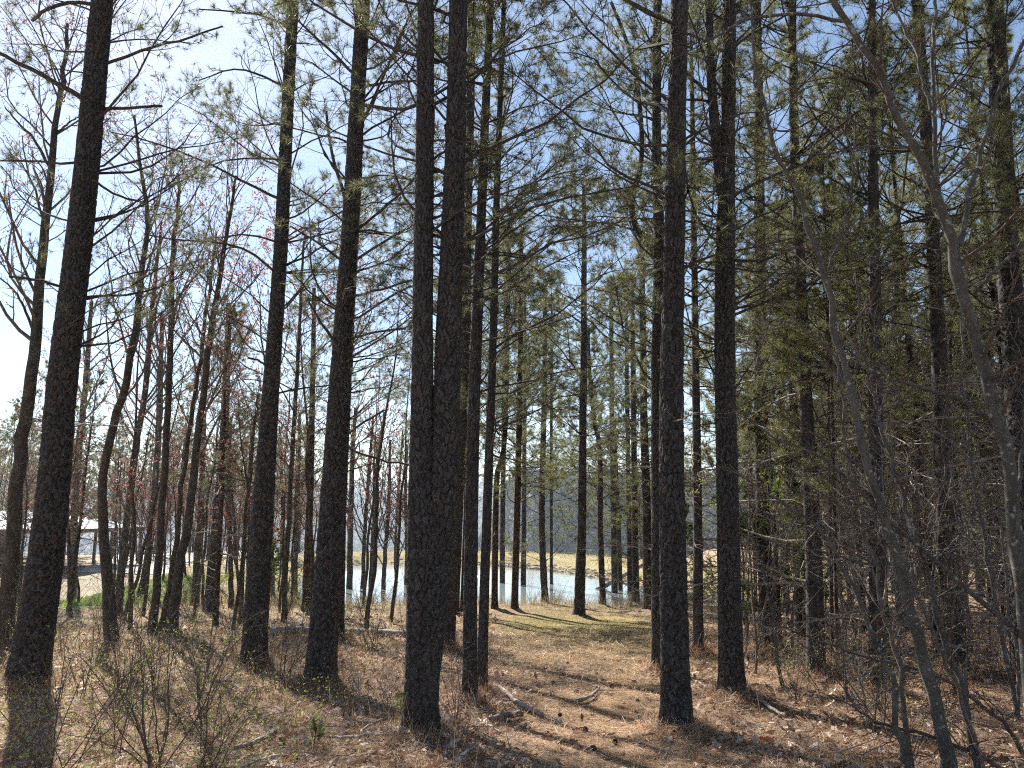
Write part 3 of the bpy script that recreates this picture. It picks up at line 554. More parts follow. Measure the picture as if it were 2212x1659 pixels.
hardwood([(2245, 1690), (2232, 1500), (2214, 1330), (2203, 1280), (2193, 1180), (2183, 1055), (2163, 945), (2131, 830), (2114, 750), (2089, 665), (2064, 565), (2044, 475), (2009, 385), (1979, 320), (1944, 265), (1909, 190), (1874, 125), (1829, 55), (1794, 0), (1770, -60)],
         [40, 38, 36, 36, 35, 34, 33, 31, 30, 29, 29, 26, 24, 22, 20, 18, 17, 16, 15, 12], 'largest lichen-spotted grey sapling, arching from the right edge to the top', m=M_maple, tm=M_redtwig, n=(16, 5, 3), seed=51, name='grey_sapling', cat='sapling', sides=16, dy=-.8, lenf=.15, t0=.3, ang=.9, up=.03,
         branches=[([(2074, 530), (2094, 425), (2124, 310), (2159, 200), (2215, 85)], (13, 8), .2), ([(2104, 635), (2139, 595), (2215, 520)], (10, 6), -.2), ([(2034, 450), (2019, 300), (2016, 150), (2019, 0)], (11, 8), .3), ([(2012, 240), (1979, 115), (1924, 0)], (9, 6), .3),
                   ([(1826, 50), (1759, 32), (1659, 33), (1606, 42), (1571, 65), (1526, 85), (1486, 110), (1406, 150)], (9, 2.5), -.5), ([(1975, 325), (1909, 287), (1834, 260), (1709, 215)], (7, 3), -.3), ([(2009, 370), (1959, 325), (1884, 315), (1784, 330), (1659, 345), (1560, 330)], (7, 2), -.4),
                   ([(2155, 925), (2098, 880), (2038, 855), (1943, 825), (1860, 790)], (14, 4), -.5), ([(2214, 1385), (2123, 1300), (2048, 1235), (1983, 1175), (1928, 1130), (1848, 1050), (1773, 985), (1673, 945), (1598, 895)], (13, 3), -.7),
                   ([(2190, 1120), (2205, 1000), (2212, 900), (2225, 760)], (10, 6), .3), ([(1909, 190), (1870, 172), (1780, 170), (1680, 200)], (6, 2), .2)])
hardwood([(1970, 1710), (1963, 1659), (1943, 1580), (1933, 1480), (1908, 1420), (1878, 1355), (1848, 1280), (1818, 1220), (1788, 1170), (1758, 1130), (1698, 1090), (1648, 1060), (1573, 1005)],
         [18, 17, 16, 15, 13, 12, 11, 10, 9, 8, 7, 5, 3], 'thin grey sapling bending far left, its tip crossing the two-stemmed pine', m=M_maple, tm=M_twig, n=(14, 5, 3), seed=52, name='grey_sapling', cat='sapling', dy=-.4, lenf=.2, t0=.3, ang=.8, up=.04)
hardwood([(1975, 1690), (1955, 1560), (1943, 1435), (1918, 1370), (1903, 1305), (1893, 1220), (1868, 1150), (1848, 1055), (1828, 955), (1821, 880), (1813, 800), (1800, 650)],
         [14, 14, 13, 12, 12, 11, 11, 10, 9, 8, 7, 4], 'thin dark sapling stem close left of the lichen-spotted arching sapling', m=M_twig, tm=M_redtwig, n=(14, 5, 3), seed=53, name='grey_sapling', cat='sapling', dy=.3, lenf=.2, t0=.3)
hardwood([(2115, 1700), (2108, 1659), (2083, 1530), (2053, 1430), (2018, 1295), (1988, 1190), (1963, 1110), (1928, 1005), (1908, 930), (1888, 860), (1860, 740), (1850, 600)],
         [18, 17, 16, 15, 14, 13, 12, 11, 10, 9, 7, 4], 'grey sapling just right of the arching sapling, parallel to it', m=M_maple, tm=M_redtwig, n=(16, 5, 3), seed=54, name='grey_sapling', cat='sapling', dy=.3, lenf=.2, t0=.25)
hardwood([(2140, 1700), (2078, 1520), (2028, 1405), (1983, 1280), (1953, 1200), (1930, 1080), (1925, 950)], [12, 11, 10, 9, 8, 6, 3], 'thin brown sapling crossing behind the parallel grey stems', m=M_twig, tm=M_redtwig, n=(14, 5, 3), seed=55, name='grey_sapling', cat='sapling', lenf=.25, t0=.2)
hardwood([(2200, 1560), (2188, 1500), (2173, 1405), (2148, 1280), (2123, 1155), (2103, 1030), (2083, 880), (2080, 700), (2070, 560)], [13, 12, 11, 10, 10, 9, 8, 6, 4], 'pale speckled sapling beside the right-edge grey trunk, in front of the log', m=M_maple, tm=M_twig, n=(18, 5, 3), seed=56, name='grey_sapling', cat='sapling', lenf=.22, t0=.25)
hardwood([(2230, 1640), (2160, 1560), (2060, 1480), (1960, 1440), (1870, 1420), (1760, 1380), (1650, 1340)], [12, 11, 9, 8, 6, 5, 3], 'low brown branchy stem sprawling left across the right foreground', m=M_redtwig, tm=M_redtwig, n=(22, 6, 4), seed=57, name='sprawling_sapling', cat='sapling', lenf=.2, t0=.1, ang=.8, up=.02, wig=.2)
hardwood([(2240, 1700), (2130, 1640), (2010, 1590), (1900, 1560), (1800, 1500)], [14, 12, 9, 6, 3], 'low reddish stem sprawling left along the bottom right corner', m=M_redtwig, tm=M_redtwig, n=(20, 6, 4), seed=58, name='sprawling_sapling', cat='sapling', lenf=.25, t0=.1, ang=.8, up=.02, wig=.2)

# ------------------------------------------------------------------ the woods behind: shared trunks and crowns
def plain_trunk(seed, H=12., r=.125, m=None):
    rng = np.random.default_rng(seed); k = 9; z = np.linspace(0, H, k); P = np.c_[np.cumsum(rng.normal(size=k)) * .035, np.cumsum(rng.normal(size=k)) * .035, z]; P[:, :2] -= P[0, :2]
    return trunk_mesh('trunk', P, r * (1 - .88 * (z / H) ** 1.2), m or M_bark, 0, seed, .3)
TRUNKS = [plain_trunk(500 + i, m=(M_bark, M_bark_red, M_bark)[i % 3]) for i in range(5)]
placed = [(x, y) for x, y, _ in HERO]
def free(x, y, d): return all((x - a) ** 2 + (y - b) ** 2 > d * d for a, b in placed)
def wood_pine(x, y, H, r, label, group, crowns, limbs=True, rng=RNG):
    placed.append((x, y)); z = float(g0(x, y)); t = thing('pine_tree', (x, y, z - .05), label, 'pine tree', group)
    t.rotation_euler = (rng.normal() * .025, rng.normal() * .025, rng.uniform(0, 6.28)); s = H / 12
    link('trunk', TRUNKS[rng.integers(len(TRUNKS))], t, scale=(r / .125, r / .125, s))
    link('crown', crowns[rng.integers(len(crowns))], t, scale=(s * rng.uniform(.8, 1.05),) * 2 + (s,))
    if limbs: link('dead_limbs', LIMBS[rng.integers(len(LIMBS))], t, scale=(1, 1, rng.uniform(.8, 1.2)))
rr = np.random.default_rng(77); n = 0; tries = 0
while n < 62 and tries < 6000:            # the crowded wood right of the path
    tries += 1; y = 10 + 52 * rr.random() ** 1.15; a = rr.uniform(.15, .68)
    x = y * math.tan(a)
    if x < 4.6 + .06 * y or x > 48 or not free(x, y, 1.5 if y < 25 else 1.9) or (y > 27 and pond_sd(x, y) < 9) or g0(x, y) < -3.5: continue
    if y < 15 and x / y < .5: continue
    near = y < 26
    wood_pine(x, y, rr.uniform(9.5, 13.5), rr.uniform(.07, .14), 'slim pine among many deep in the crowded wood right of the path' if not near else 'middle-distance pine of the crowded wood behind the right foreground saplings',
              'pines deep in the wood on the right' if not near else 'middle-distance pines of the wood on the right', CROWNS if y < 30 else CROWN_FAR + CROWN_LOW, y < 40, rr); n += 1
n = 0; tries = 0
while n < 42 and tries < 4000:
    tries += 1; y = rr.uniform(14, 40); x = y * rr.uniform(.24, .72)
    if x < 5 or not free(x, y, 1.0) or (y > 27 and pond_sd(x, y) < 8): continue
    wood_pine(x, y, rr.uniform(7, 10.5), rr.uniform(.04, .075), 'thin pole-like pine in the crowded wood right of the path', 'pole-like pines in the wood on the right', CROWN_FAR[:1] + CROWNS[2:3], y < 24, rr); n += 1
n = 0; tries = 0
while n < 78 and tries < 4000:             # tree line beyond the lawn and the house, left
    tries += 1; y = rr.uniform(62, 95); x = rr.uniform(-78, -17)
    if x / y > -.27 or not free(x, y, 2.0) or pond_sd(x, y) < 5 : continue
    wood_pine(x, y, rr.uniform(10, 14.5), rr.uniform(.09, .15), 'pine in the distant tree line beyond the lawn and shelter', 'pines of the distant tree line', CROWN_FAR, False, rr); n += 1
n = 0; tries = 0
while n < 8 and tries < 800:              # scattered pines at the left of the clearing
    tries += 1; y = rr.uniform(20, 44); x = -y * rr.uniform(.36, .80)
    if not free(x, y, 2.2) or pond_sd(x, y) < 1.5: continue
    wood_pine(x, y, rr.uniform(7.5, 10), rr.uniform(.07, .12), 'slim pine standing among the bare trees before the lawn', 'pines scattered before the lawn', CROWNS, y < 30, rr); n += 1
n = 0; tries = 0
while n < 16 and tries < 800:              # pines beyond the frame's edges and behind the viewer that shade the place
    tries += 1; y = rr.uniform(-14, 9); x = rr.uniform(-16, 18)
    if math.hypot(x, y) < 4.5 or (y > 0 and abs(x) < .78 * y + 1.2) or (x < -2 and y > 2) or not free(x, y, 2.2): continue
    wood_pine(x, y, rr.uniform(11, 13.5), rr.uniform(.1, .15), 'pine of the same wood standing beyond the edge of the view', 'pines beyond the edge of the view', CROWNS, True, rr); n += 1

# bare hardwoods from shared meshes
def bare_proto(seed, H, r, n, tm, bud=None, keep=.3, m=None, **kw):
    rng = np.random.default_rng(seed); k = 12; z = np.linspace(-.05, H, k); P = np.c_[np.cumsum(rng.normal(size=k)) * .045, np.cumsum(rng.normal(size=k)) * .045, z]; P[:, :2] -= P[0, :2]
    D = catmull(P, 24); Rr = r * np.linspace(1, .12, 24)[None]; mb = MB(); mb.add(*tubes(D[None], Rr, 8)); return mb.mesh('trunk', m or M_hard, True), crown_of(D[None], Rr, rng, n, tm, bud, keep=keep, **kw)
BARE = [bare_proto(600 + i, 7.5, .055, (22, 6, 4), M_twig, b, .5, t0=.22, lenf=.27, rmin=.003, budl=.05, budw=.012) for i, b in enumerate([M_redbud, None, M_pink, M_redbud])]
SAPL = [bare_proto(620 + i, 4.2, .022, (18, 6, 4), tm, b, .25, t0=.12, lenf=.33, rmin=.0022, m=(M_twig, M_maple)[i % 2]) for i, (tm, b) in enumerate([(M_redtwig, None), (M_twig, M_bud), (M_twig, None), (M_dead, None)])]
def bare(protos, x, y, s, label, group, name, rng):
    t = thing(name, (x, y, float(g0(x, y)) - .03), label, 'tree' if name == 'bare_tree' else 'sapling', group); tr, cr = protos[rng.integers(len(protos))]
    t.rotation_euler = (rng.normal() * .07, rng.normal() * .07, rng.uniform(0, 6.28)); t.scale = (s,) * 3; link('trunk', tr, t); link('crown', cr, t); placed.append((x, y))
n = 0; tries = 0
while n < 74 and tries < 3000:
    tries += 1; y = rr.uniform(18, 60); x = -y * rr.uniform(.12, .70)
    if not free(x, y, 1.3) or pond_sd(x, y) < .8: continue
    bare(BARE, x, y, rr.uniform(.75, 1.15), 'bare slender tree among many in the brush before the lawn and pond', 'bare slender trees left of the pond', 'bare_tree', rr); n += 1
n = 0; tries = 0
while n < 34 and tries < 3000:
    tries += 1; y = rr.uniform(60, 88); x = -y * rr.uniform(.27, .75)
    if not free(x, y, 1.3) or pond_sd(x, y) < 4 : continue
    bare(BARE, x, y, rr.uniform(1.0, 1.45), 'bare grey tree in the distant tree line beyond the lawn', 'bare trees of the distant tree line', 'bare_tree', rr); n += 1
n = 0; tries = 0
while n < 60 and tries < 3000:
    tries += 1; y = rr.uniform(7.2, 26); x = y * rr.uniform(.27, .72)
    if not free(x, y, .7) or (y < 9 and x < 3.4): continue
    bare(SAPL, x, y, rr.uniform(.6, 1.25), 'leafless twiggy sapling in the undergrowth of the wood on the right', 'twiggy saplings under the pines on the right', 'bare_sapling', rr); n += 1

# cedar: green sprays between the pines right of the path
def cedar(x, y, H, label, seed, z0=.35):
    rng = np.random.default_rng(seed); t = thing('cedar_tree', (x, y, float(g0(x, y)) - .03), label, 'cedar tree')
    P = np.array([[(0, 0, 0), (.02, .01, H * .5), (0, .03, H)]], float); P = catmull(P[0], 16)[None]; Rr = .04 * np.linspace(1, .15, 16)[None]
    mb = MB(); mb.add(*tubes(P, Rr, 8)); mb.obj('trunk', M_bark_red, t, True)
    P1, R1 = grow(P, Rr, 40, .10, .98, 1.15, 0, 6, rng, up=.03, wig=.14, rfac=.35, taper=.75, rmin=.004, labs=1.5); P2, R2 = grow(P1, R1, 7, .25, 1, .8, .4, 5, rng, wig=.18, rfac=.6, rmin=.003, up=.02); P3, R3 = grow(P2, R2, 4, .2, 1, .7, .5, 4, rng, wig=.15, rmin=.002, up=.03)
    mb = MB(); mb.add(*tubes(P1, R1, 4)); mb.add(*tubes(P2, R2, 3))
    tp = np.concatenate([P3[:, 1], P3[:, 2], P3[:, -1], P2[:, -1], P2[:, 3]]); td = np.concatenate([P3[:, 1] - P3[:, 0], P3[:, 2] - P3[:, 1], P3[:, -1] - P3[:, -2], P2[:, -1] - P2[:, -2], P2[:, 3] - P2[:, 2]])
    V, F = tufts(tp, td, 7, .085, rng, .006, .08, .1, .7); mb.add(V, F, 1); mb.obj('crown', [M_limb, M_cedar], t)
c1 = hit(1710, 1420); cedar(c1[0], c1[1] + .5, 4.6, 'green cedar with feathery low sprays behind the two-stemmed pine', 71)
c2 = hit(1450, 1330); cedar(c2[0] + .8, c2[1] + 1.5, 3.4, 'small green cedar behind the thick path-side pine near the shore', 72)
c3 = hit(560, 1320); cedar(c3[0] - 1.2, c3[1] + 5, 3.0, 'small young cedar at the pond end of the lawn', 73)

# ------------------------------------------------------------------ the ground sheet, path, pond, hills
def zone_col(x, y):
    sd = pond_sd(x, y); r = np.hypot(x, y)
    c = np.broadcast_to(np.array([.33, .225, .14]), x.shape + (3,)).copy()
    def blend(w, col): 
        nonlocal c; c = c * (1 - w[..., None]) + np.array(col) * w[..., None]
    wob = .8 * np.sin(x * 1.1 + y * .7) + .6 * np.sin(x * 2.3 - y * 1.3)
    blend(.6 * smooth(-1.8, -5, x + wob * .5) * smooth(10, 15, y + wob), (.38, .28, .165))
    blend(.6 * np.exp(-((x - 1.7 + wob * .25) / 2.6) ** 2 - ((y - 20 + wob) / 5) ** 2), (.20, .20, .06))
    blend(.8 * smooth(5, 1, sd) * smooth(22, 27, y), (.33, .26, .14))
    blend(smooth(31, 36, y + .25 * np.abs(x)) * smooth(-27, -19, x) * (1 - smooth(13, 24, x)) * smooth(.4, 1.2, sd) * smooth(31, 35, y), (.36, .30, .16))
    blend(smooth(26, 32, y - .12 * x + wob * .4) * smooth(-13, -16, x + wob * .3) * smooth(0, 2, sd) * smooth(41, 37, y + wob * .5) * smooth(-27, -23, x + wob), (.20, .27, .07))
    blend(smooth(37, 41, y + wob * .5) * smooth(-13, -17, x + wob * .3) * smooth(110, 90, y) * smooth(-.62, -.56, x / np.maximum(y, 1)), (.38, .32, .22))
    blend(smooth(90, 120, r), (.12, .12, .07))
    blend(smooth(.15, -.3, sd), (.16, .15, .10))
    return c
radii = np.r_[0.001, np.arange(1.2, 12, .12), np.arange(12, 66, .36), np.geomspace(66, 4000, 56)]
az = np.unique(np.r_[np.radians(np.linspace(-58, 58, 220)), np.radians(np.linspace(58, 302, 70))])[:-1]
RR, AA = np.meshgrid(radii, az, indexing='ij'); X, Y = RR * np.sin(AA), RR * np.cos(AA); Z = g(X, Y)
na = len(az); i = np.arange(len(radii) - 1)[:, None] * na; q = np.arange(na)[None]; q2 = (q + 1) % na
mb = MB(); mb.add(np.stack([X, Y, Z], -1).reshape(-1, 3), np.stack([i + q, i + q2, i + na + q2, i + na + q], -1).reshape(-1, 4), 0, zone_col(X, Y).reshape(-1, 3))
def ground_mat(name, path=False):
    m, t, b = mat(name); a = N(t, 'ShaderNodeAttribute', attribute_name='col')
    n1 = noise(t, 1.1, 6, .65); c1 = ramp(t, [(.3, (.62, .6, .58)), (.55, (1, 1, 1)), (.75, (1.3, 1.25, 1.2))]); t.links.new(n1.outputs['Fac'], c1.inputs['Fac'])
    n2 = noise(t, 38, 9, .75); c2 = ramp(t, [(.32, (.42, .38, .35)), (.5, (1, 1, 1)), (.68, (1.7, 1.6, 1.5))]); t.links.new(n2.outputs['Fac'], c2.inputs['Fac'])
    src = a.outputs['Color']
    for c in (c1, c2):
        mm = N(t, 'ShaderNodeMix', data_type='RGBA', blend_type='MULTIPLY'); mm.inputs['Factor'].default_value = 1
        t.links.new(src, mm.inputs['A']); t.links.new(c.outputs['Color'], mm.inputs['B']); src = mm.outputs['Result']
    t.links.new(src, b.inputs['Base Color']); n3 = noise(t, 22, 9, .75); bump(t, b, n3.outputs['Fac'], .9, .05); b.inputs['Roughness'].default_value = .95; return m
M_ground = ground_mat('forest_floor')
tag(mb.obj('ground', M_ground, None, True), kind='structure')
# trodden straw path, a thin sheet just above the ground
ys = np.arange(2.5, 24, .22); nx = 15; mb = MB(); V = []
prng = np.random.default_rng(5)
wl = .75 + .055 * ys + .10 * np.sin(ys * 2.1) + .06 * np.sin(ys * 5.3); wr = .62 + .055 * ys + .10 * np.sin(ys * 1.7 + 2) + .06 * np.sin(ys * 4.1)
xc = .55 + .062 * ys
for k in range(nx):
    f = k / (nx - 1); xx = xc - wl + (wl + wr) * f; V.append(np.c_[xx, ys, g(xx, ys) + .006 - .02 * (2 * f - 1) ** 8])
V = np.stack(V, 1).reshape(-1, 3); i = np.arange(len(ys) - 1)[:, None] * nx; q = np.arange(nx - 1)[None]
gc = zone_col(V[:, 0], V[:, 1]) * [1.12, 1.08, 1.0]
mb.add(V, np.stack([i + q, i + q + 1, i + nx + q + 1, i + nx + q], -1).reshape(-1, 4), 0, gc)
tag(mb.obj('path', ground_mat('trodden_straw', True), None, True), kind='structure')
# pond
m, t, b = mat('pond_water'); b.inputs['Base Color'].default_value = (.24, .28, .285, 1); b.inputs['Roughness'].default_value = .04; b.inputs['IOR'].default_value = 1.33; b.inputs['Specular IOR Level'].default_value = .5
nn = noise(t, 2.2, 5, .6, mscale=(1, 2.2, 1)); bump(t, b, nn.outputs['Fac'], .12, .03)
cen = POND.mean(0); ring = cen + (POND - cen) * 1.07; mb = MB(); mb.add(np.c_[np.vstack([cen, ring]), np.full(len(ring) + 1, WATER_Z)], [(0, 1 + k, 1 + (k + 1) % len(ring)) for k in range(len(ring))])
tag(mb.obj('pond', m), kind='structure')
# hills beyond the valley
HILL = noisy('hill_floor', [(.35, (.06, .05, .04)), (.65, (.10, .085, .065))], .05, 8)
def hill_z(a, d): return -50 + 64 * smooth(270, 430, d + 14 * np.sin(a * 23) + 8 * np.sin(a * 57)) * smooth(-.075, .01, a) + 1.6 * np.sin(a * 70) + 1.2 * np.sin(d * .09 + a * 30)
def mount_z(a, d): return -60 + (112 + 6 * np.sin(a * 6 + 1) + 3 * np.sin(a * 19)) * smooth(850, 1650, d + 60 * np.sin(a * 17) + 30 * np.sin(a * 41))
def sheet(name, fz, a0, a1, d0, d1, na_, nd, material):
    A, D = np.meshgrid(np.linspace(a0, a1, na_), np.linspace(d0, d1, nd)); V = np.stack([D * np.sin(A), D * np.cos(A), fz(A, D)], -1).reshape(-1, 3)
    i = np.arange(nd - 1)[:, None] * na_; q = np.arange(na_ - 1)[None]; mb = MB(); mb.add(V, np.stack([i + q, i + q + 1, i + na_ + q + 1, i + na_ + q], -1).reshape(-1, 4)); return tag(mb.obj(name, material, None, True), kind='structure')
sheet('hill', hill_z, -.09, .95, 235, 640, 160, 60, HILL)
sheet('mountain', mount_z, -1.1, .95, 700, 2100, 120, 50, HILL)
def forest(name, fz, rngs, a0, a1, d0, d1, n, h, w, label, cols, nf=16):
    rng = np.random.default_rng(rngs); A = rng.uniform(a0, a1, n); D = d0 + (d1 - d0) * rng.random(n); z = fz(A, D)
    hh = h * rng.uniform(.6, 1.25, n); ww = w * rng.uniform(.7, 1.3, n); typ = rng.random(n); ever = typ < .22 + .4 * smooth(390, 440, D) * (d1 < 900)
    ctr = np.stack([D * np.sin(A), D * np.cos(A), z], -1)
    p = rng.normal(size=(n, nf, 3)); p = unit(p) * rng.random((n, nf, 1)) ** .4; p = p * np.stack([ww, ww, hh * .42], -1)[:, None] + ctr[:, None] + np.stack([0 * hh, 0 * hh, hh * .58], -1)[:, None]
    s = (ww[:, None, None] * .55); e1 = unit(rng.normal(size=(n, nf, 3))) * s; e2 = unit(np.cross(e1, rng.normal(size=(n, nf, 3)))) * s * .8
    V = np.stack([p - e1 * .6 - e2 * .4, p + e1 * .6 - e2 * .4, p + e2 * .8], 2).reshape(-1, 3)
    base = np.where(ever[:, None], np.array(cols[0]), np.array(cols[1])); sp = (typ > .86)[:, None]; base = np.where(sp, np.array(cols[2]), base) * rng.uniform(.45, 1.6, (n, 1))
    mb = MB(); mb.add(V, np.arange(len(V)).reshape(-1, 3), 0, np.repeat(base, nf * 3, 0))
    P = np.stack([ctr, ctr + np.stack([0 * hh, 0 * hh, hh * .9], -1)], 1); P = np.concatenate([P[:, :1], P.mean(1, keepdims=True), P[:, 1:]], 1); V2, F2 = tubes(P, np.tile([[.22, .16, .05]], (n, 1)) * h / 10, 3)
    
    if d1 < 900: mb.add(V2, F2, 0, (.17, .15, .13))
    return tag(mb.obj(name, attr_mat(name + '_foliage', .2)), label, 'woods', None, 'stuff')
forest('hillside_forest', hill_z, 81, -.08, .75, 262, 520, 6000, 12, 3.1, 'grey leafless woods with scattered evergreens covering the hill across the pond', [(.03, .04, .02), (.11, .095, .08), (.15, .16, .06)], 13)
forest('mountain_forest', mount_z, 82, -.85, .5, 800, 1750, 4500, 20, 10, 'hazy blue woods on the distant mountain behind the pond', [(.05, .065, .04), (.12, .105, .09), (.13, .13, .07)], 7)

# stones along the waterline of the dam
srng = np.random.default_rng(91); t_ = srng.random(900); seg = srng.integers(6, 12, 900); A_ = POND[seg]; B_ = POND[(seg + 1) % len(POND)]
nrm = unit(np.c_[(B_ - A_)[:, 1], -(B_ - A_)[:, 0]]); pos = A_ + (B_ - A_) * t_[:, None] + nrm * (srng.uniform(-.1, 1.5, (900, 1)) ** 1.0)
oct_ = np.array([(1, 0, 0), (0, 1, 0), (-1, 0, 0), (0, -1, 0), (0, 0, 1), (.6, .6, .7), (-.6, .6, .6), (-.6, -.6, .7), (.6, -.6, .6)], float)
of = np.array([(0, 1, 5), (1, 2, 6), (2, 3, 7), (3, 0, 8), (5, 1, 6), (6, 2, 7), (7, 3, 8), (8, 0, 5), (4, 5, 6), (4, 6, 7), (4, 7, 8), (4, 8, 5)])
sz = srng.uniform(.05, .13, (900, 1, 1)); V = oct_[None] * (1 + .3 * srng.normal(size=(900, 9, 3))) * sz * [1.3, 1, .7]; V = V + np.c_[pos, g(pos[:, 0], pos[:, 1])][:, None]
mb = MB(); mb.add(V.reshape(-1, 3), (np.arange(900)[:, None, None] * 9 + of[None]).reshape(-1, 3), 0, np.repeat(np.array([.42, .35, .25]) * srng.uniform(.7, 1.3, (900, 1)), 9, 0))
tag(mb.obj('shore_gravel', attr_mat('shore_stone')), 'tan stones lining the waterline of the dam bank', 'stones', None, 'stuff')

# ------------------------------------------------------------------ grasses and litter
def polar(n, d0, d1, a0, a1, rng):
    d = d0 * (d1 / d0) ** rng.random(n); a = rng.uniform(a0, a1, n); return d * np.sin(a), d * np.cos(a)
def blades(x, y, h, wid, rng, lean=.35, cols=None, z=None, bend=.4):
    n = len(x); z = g(x, y) - .01 if z is None else z; b = np.c_[x, y, z]; a = rng.uniform(0, 6.283, n); d = np.c_[np.cos(a) * lean * rng.random(n), np.sin(a) * lean * rng.random(n), np.ones(n)]; d = unit(d)
    sd = np.c_[-np.sin(a + 1), np.cos(a + 1), 0 * a] * np.reshape(wid, (-1, 1)); h = np.reshape(h, (-1, 1)); mid = b + d * h * .55; tip = b + d * h + np.c_[np.cos(a), np.sin(a), -.35 * np.ones(n)] * h * bend * rng.random((n, 1))
    V = np.stack([b - sd, b + sd, mid + sd * .7, mid - sd * .7, tip], 1).reshape(-1, 3); o = np.arange(n)[:, None] * 5
    return V, (o + [0, 1, 2, 3]), (o + [3, 2, 4]), np.repeat(cols, 5, 0)
def pick(cols, n, rng, v=.25):
    return np.array(cols)[rng.integers(len(cols), size=n)] * rng.uniform(1 - v, 1 + v, (n, 1))
def path_w(x, y): return np.exp(-((x - .5 - .062 * y) / (.62 + .05 * y)) ** 4)
# pine straw
lr = np.random.default_rng(21); n = 165000; x, y = polar(n, 4.6, 19, -.85, .85, lr)
lefty = smooth(-1.2, -4.5, x) * smooth(6.5, 9, y); keep = lr.random(n) > lefty * .3; x, y = x[keep], y[keep]; n0 = len(x)
for bx, by, br in HERO:
    if by < 17: k = int(1500 * (9 / by) ** 1.2); an_ = lr.uniform(0, 6.283, k); ra_ = br * 1.3 + np.abs(lr.normal(size=k)) * .14; x = np.r_[x, bx + ra_ * np.cos(an_)]; y = np.r_[y, by + ra_ * np.sin(an_)]
n = len(x); dist = np.hypot(x, y)
a = lr.uniform(0, 6.283, n); tilt = lr.normal(size=n) * np.where(np.arange(n) < n0, .25, .55); L = lr.uniform(.07, .17, n) * np.clip(dist / 9, 1, 2.0); wd = .0013 * np.clip(dist / 6, .8, 3.0)
dv = np.c_[np.cos(a) * np.cos(tilt), np.sin(a) * np.cos(tilt), np.sin(tilt)] * L[:, None]; sv = np.c_[-np.sin(a), np.cos(a), lr.normal(size=n) * .5] * wd[:, None]
p = np.c_[x, y, g(x, y) + .012 + .5 * np.abs(dv[:, 2]) + .012 * lr.random(n)]
V = np.stack([p - dv / 2 - sv, p - dv / 2 + sv, p + dv / 2], 1).reshape(-1, 3)
drift = .5 + .5 * np.sin(x * 1.7 + .8 * np.sin(y * 1.3)) * np.sin(y * 1.9 - x * .6)
c = np.repeat(pick([(.50, .31, .175), (.62, .42, .26), (.41, .235, .13), (.72, .55, .38), (.28, .16, .10)], n, lr) * (.8 + .4 * drift)[:, None], 3, 0)
mb = MB(); mb.add(V, np.arange(len(V)).reshape(-1, 3), 0, c)
tag(mb.obj('pine_straw', M_straw), 'reddish-brown pine needles carpeting the forest floor and path', 'pine straw', None, 'stuff')
# fallen leaves
n = 21000; x, y = polar(n, 4.6, 24, -.85, .85, lr); keep = lr.random(n) > path_w(x, y) * .9 * (y < 30); keep &= ~((y > 13) & (np.abs(x - 1.8) < 2.2)); x, y = x[keep], y[keep]; n = len(x)
s = lr.uniform(.022, .048, n) * np.clip(np.hypot(x, y) / 10, 1, 1.7); leaf = np.array([(-1.2, 0, 0), (-.3, .55, .25), (.1, .35, .1), (.5, .6, .3), (1.2, 0, .05), (.5, -.6, .25), (.1, -.35, .1), (-.3, -.55, .3), (0, 0, -.08)])
lf = np.array([(0, 8, 1), (1, 8, 2), (2, 8, 3), (3, 8, 4), (4, 8, 5), (5, 8, 6), (6, 8, 7), (7, 8, 0)]); a = lr.uniform(0, 6.283, n)
e1 = unit(np.c_[np.cos(a), np.sin(a), lr.normal(size=n) * .45]); e3 = unit(np.c_[lr.normal(size=(n, 2)) * .45, np.ones(n)]); e2 = unit(np.cross(e3, e1)); e3 = np.cross(e1, e2)
sh = leaf[None] * (1 + .35 * lr.normal(size=(n, 9, 1))) * np.stack([np.ones(n), lr.uniform(.6, 1.2, n), lr.uniform(-.5, 2.2, n)], -1)[:, None]
V = np.c_[x, y, g(x, y) + .025 + .02 * lr.random(n)][:, None] + s[:, None, None] * (sh[..., :1] * e1[:, None] + sh[..., 1:2] * e2[:, None] + sh[..., 2:] * e3[:, None])
c = np.repeat(pick([(.50, .36, .26), (.62, .48, .37), (.34, .20, .12), (.42, .25, .15), (.74, .62, .52), (.26, .14, .09)], n, lr), 9, 0)
mb = MB(); mb.add(V.reshape(-1, 3), (np.arange(n)[:, None, None] * 9 + lf[None]).reshape(-1, 3), 0, c)
tag(mb.obj('leaf_litter', M_litter), 'curled brown fallen leaves scattered between the trees', 'fallen leaves', None, 'stuff')
# dry grass and weeds of the clearing and the shore
n = 30000; x, y = polar(n, 5.2, 30, -.9, -.08, lr); keep = (x < -1.0 - .05 * y + .8 * np.sin(y * 1.3) ) & (lr.random(n) < .25 + .75 * smooth(-1.5, -5, x) * smooth(6, 11, y)) & (pond_sd(x, y) > .1); x, y = x[keep], y[keep]; d = np.hypot(x, y)
mb = MB(); V, f4, f3, c = blades(x, y, lr.uniform(.05, .24, len(x)) * np.clip(d / 12, .7, 1.2), .0016 * np.clip(d / 6, .9, 3.5), lr, .9, pick([(.44, .33, .20), (.55, .44, .28), (.30, .21, .13), (.40, .37, .17), (.62, .53, .38), (.26, .15, .10)], len(x), lr)); mb.add(V, f4, 0, c); mb.F.append(f3); mb.M.append(0)
n = 9000; x, y = polar(n, 5.4, 18, -.8, .8, lr); keep = (path_w(x, y) < .25) & (lr.random(n) < np.where(x < 0, 1, .45)); x, y = x[keep], y[keep]; d = np.hypot(x, y)
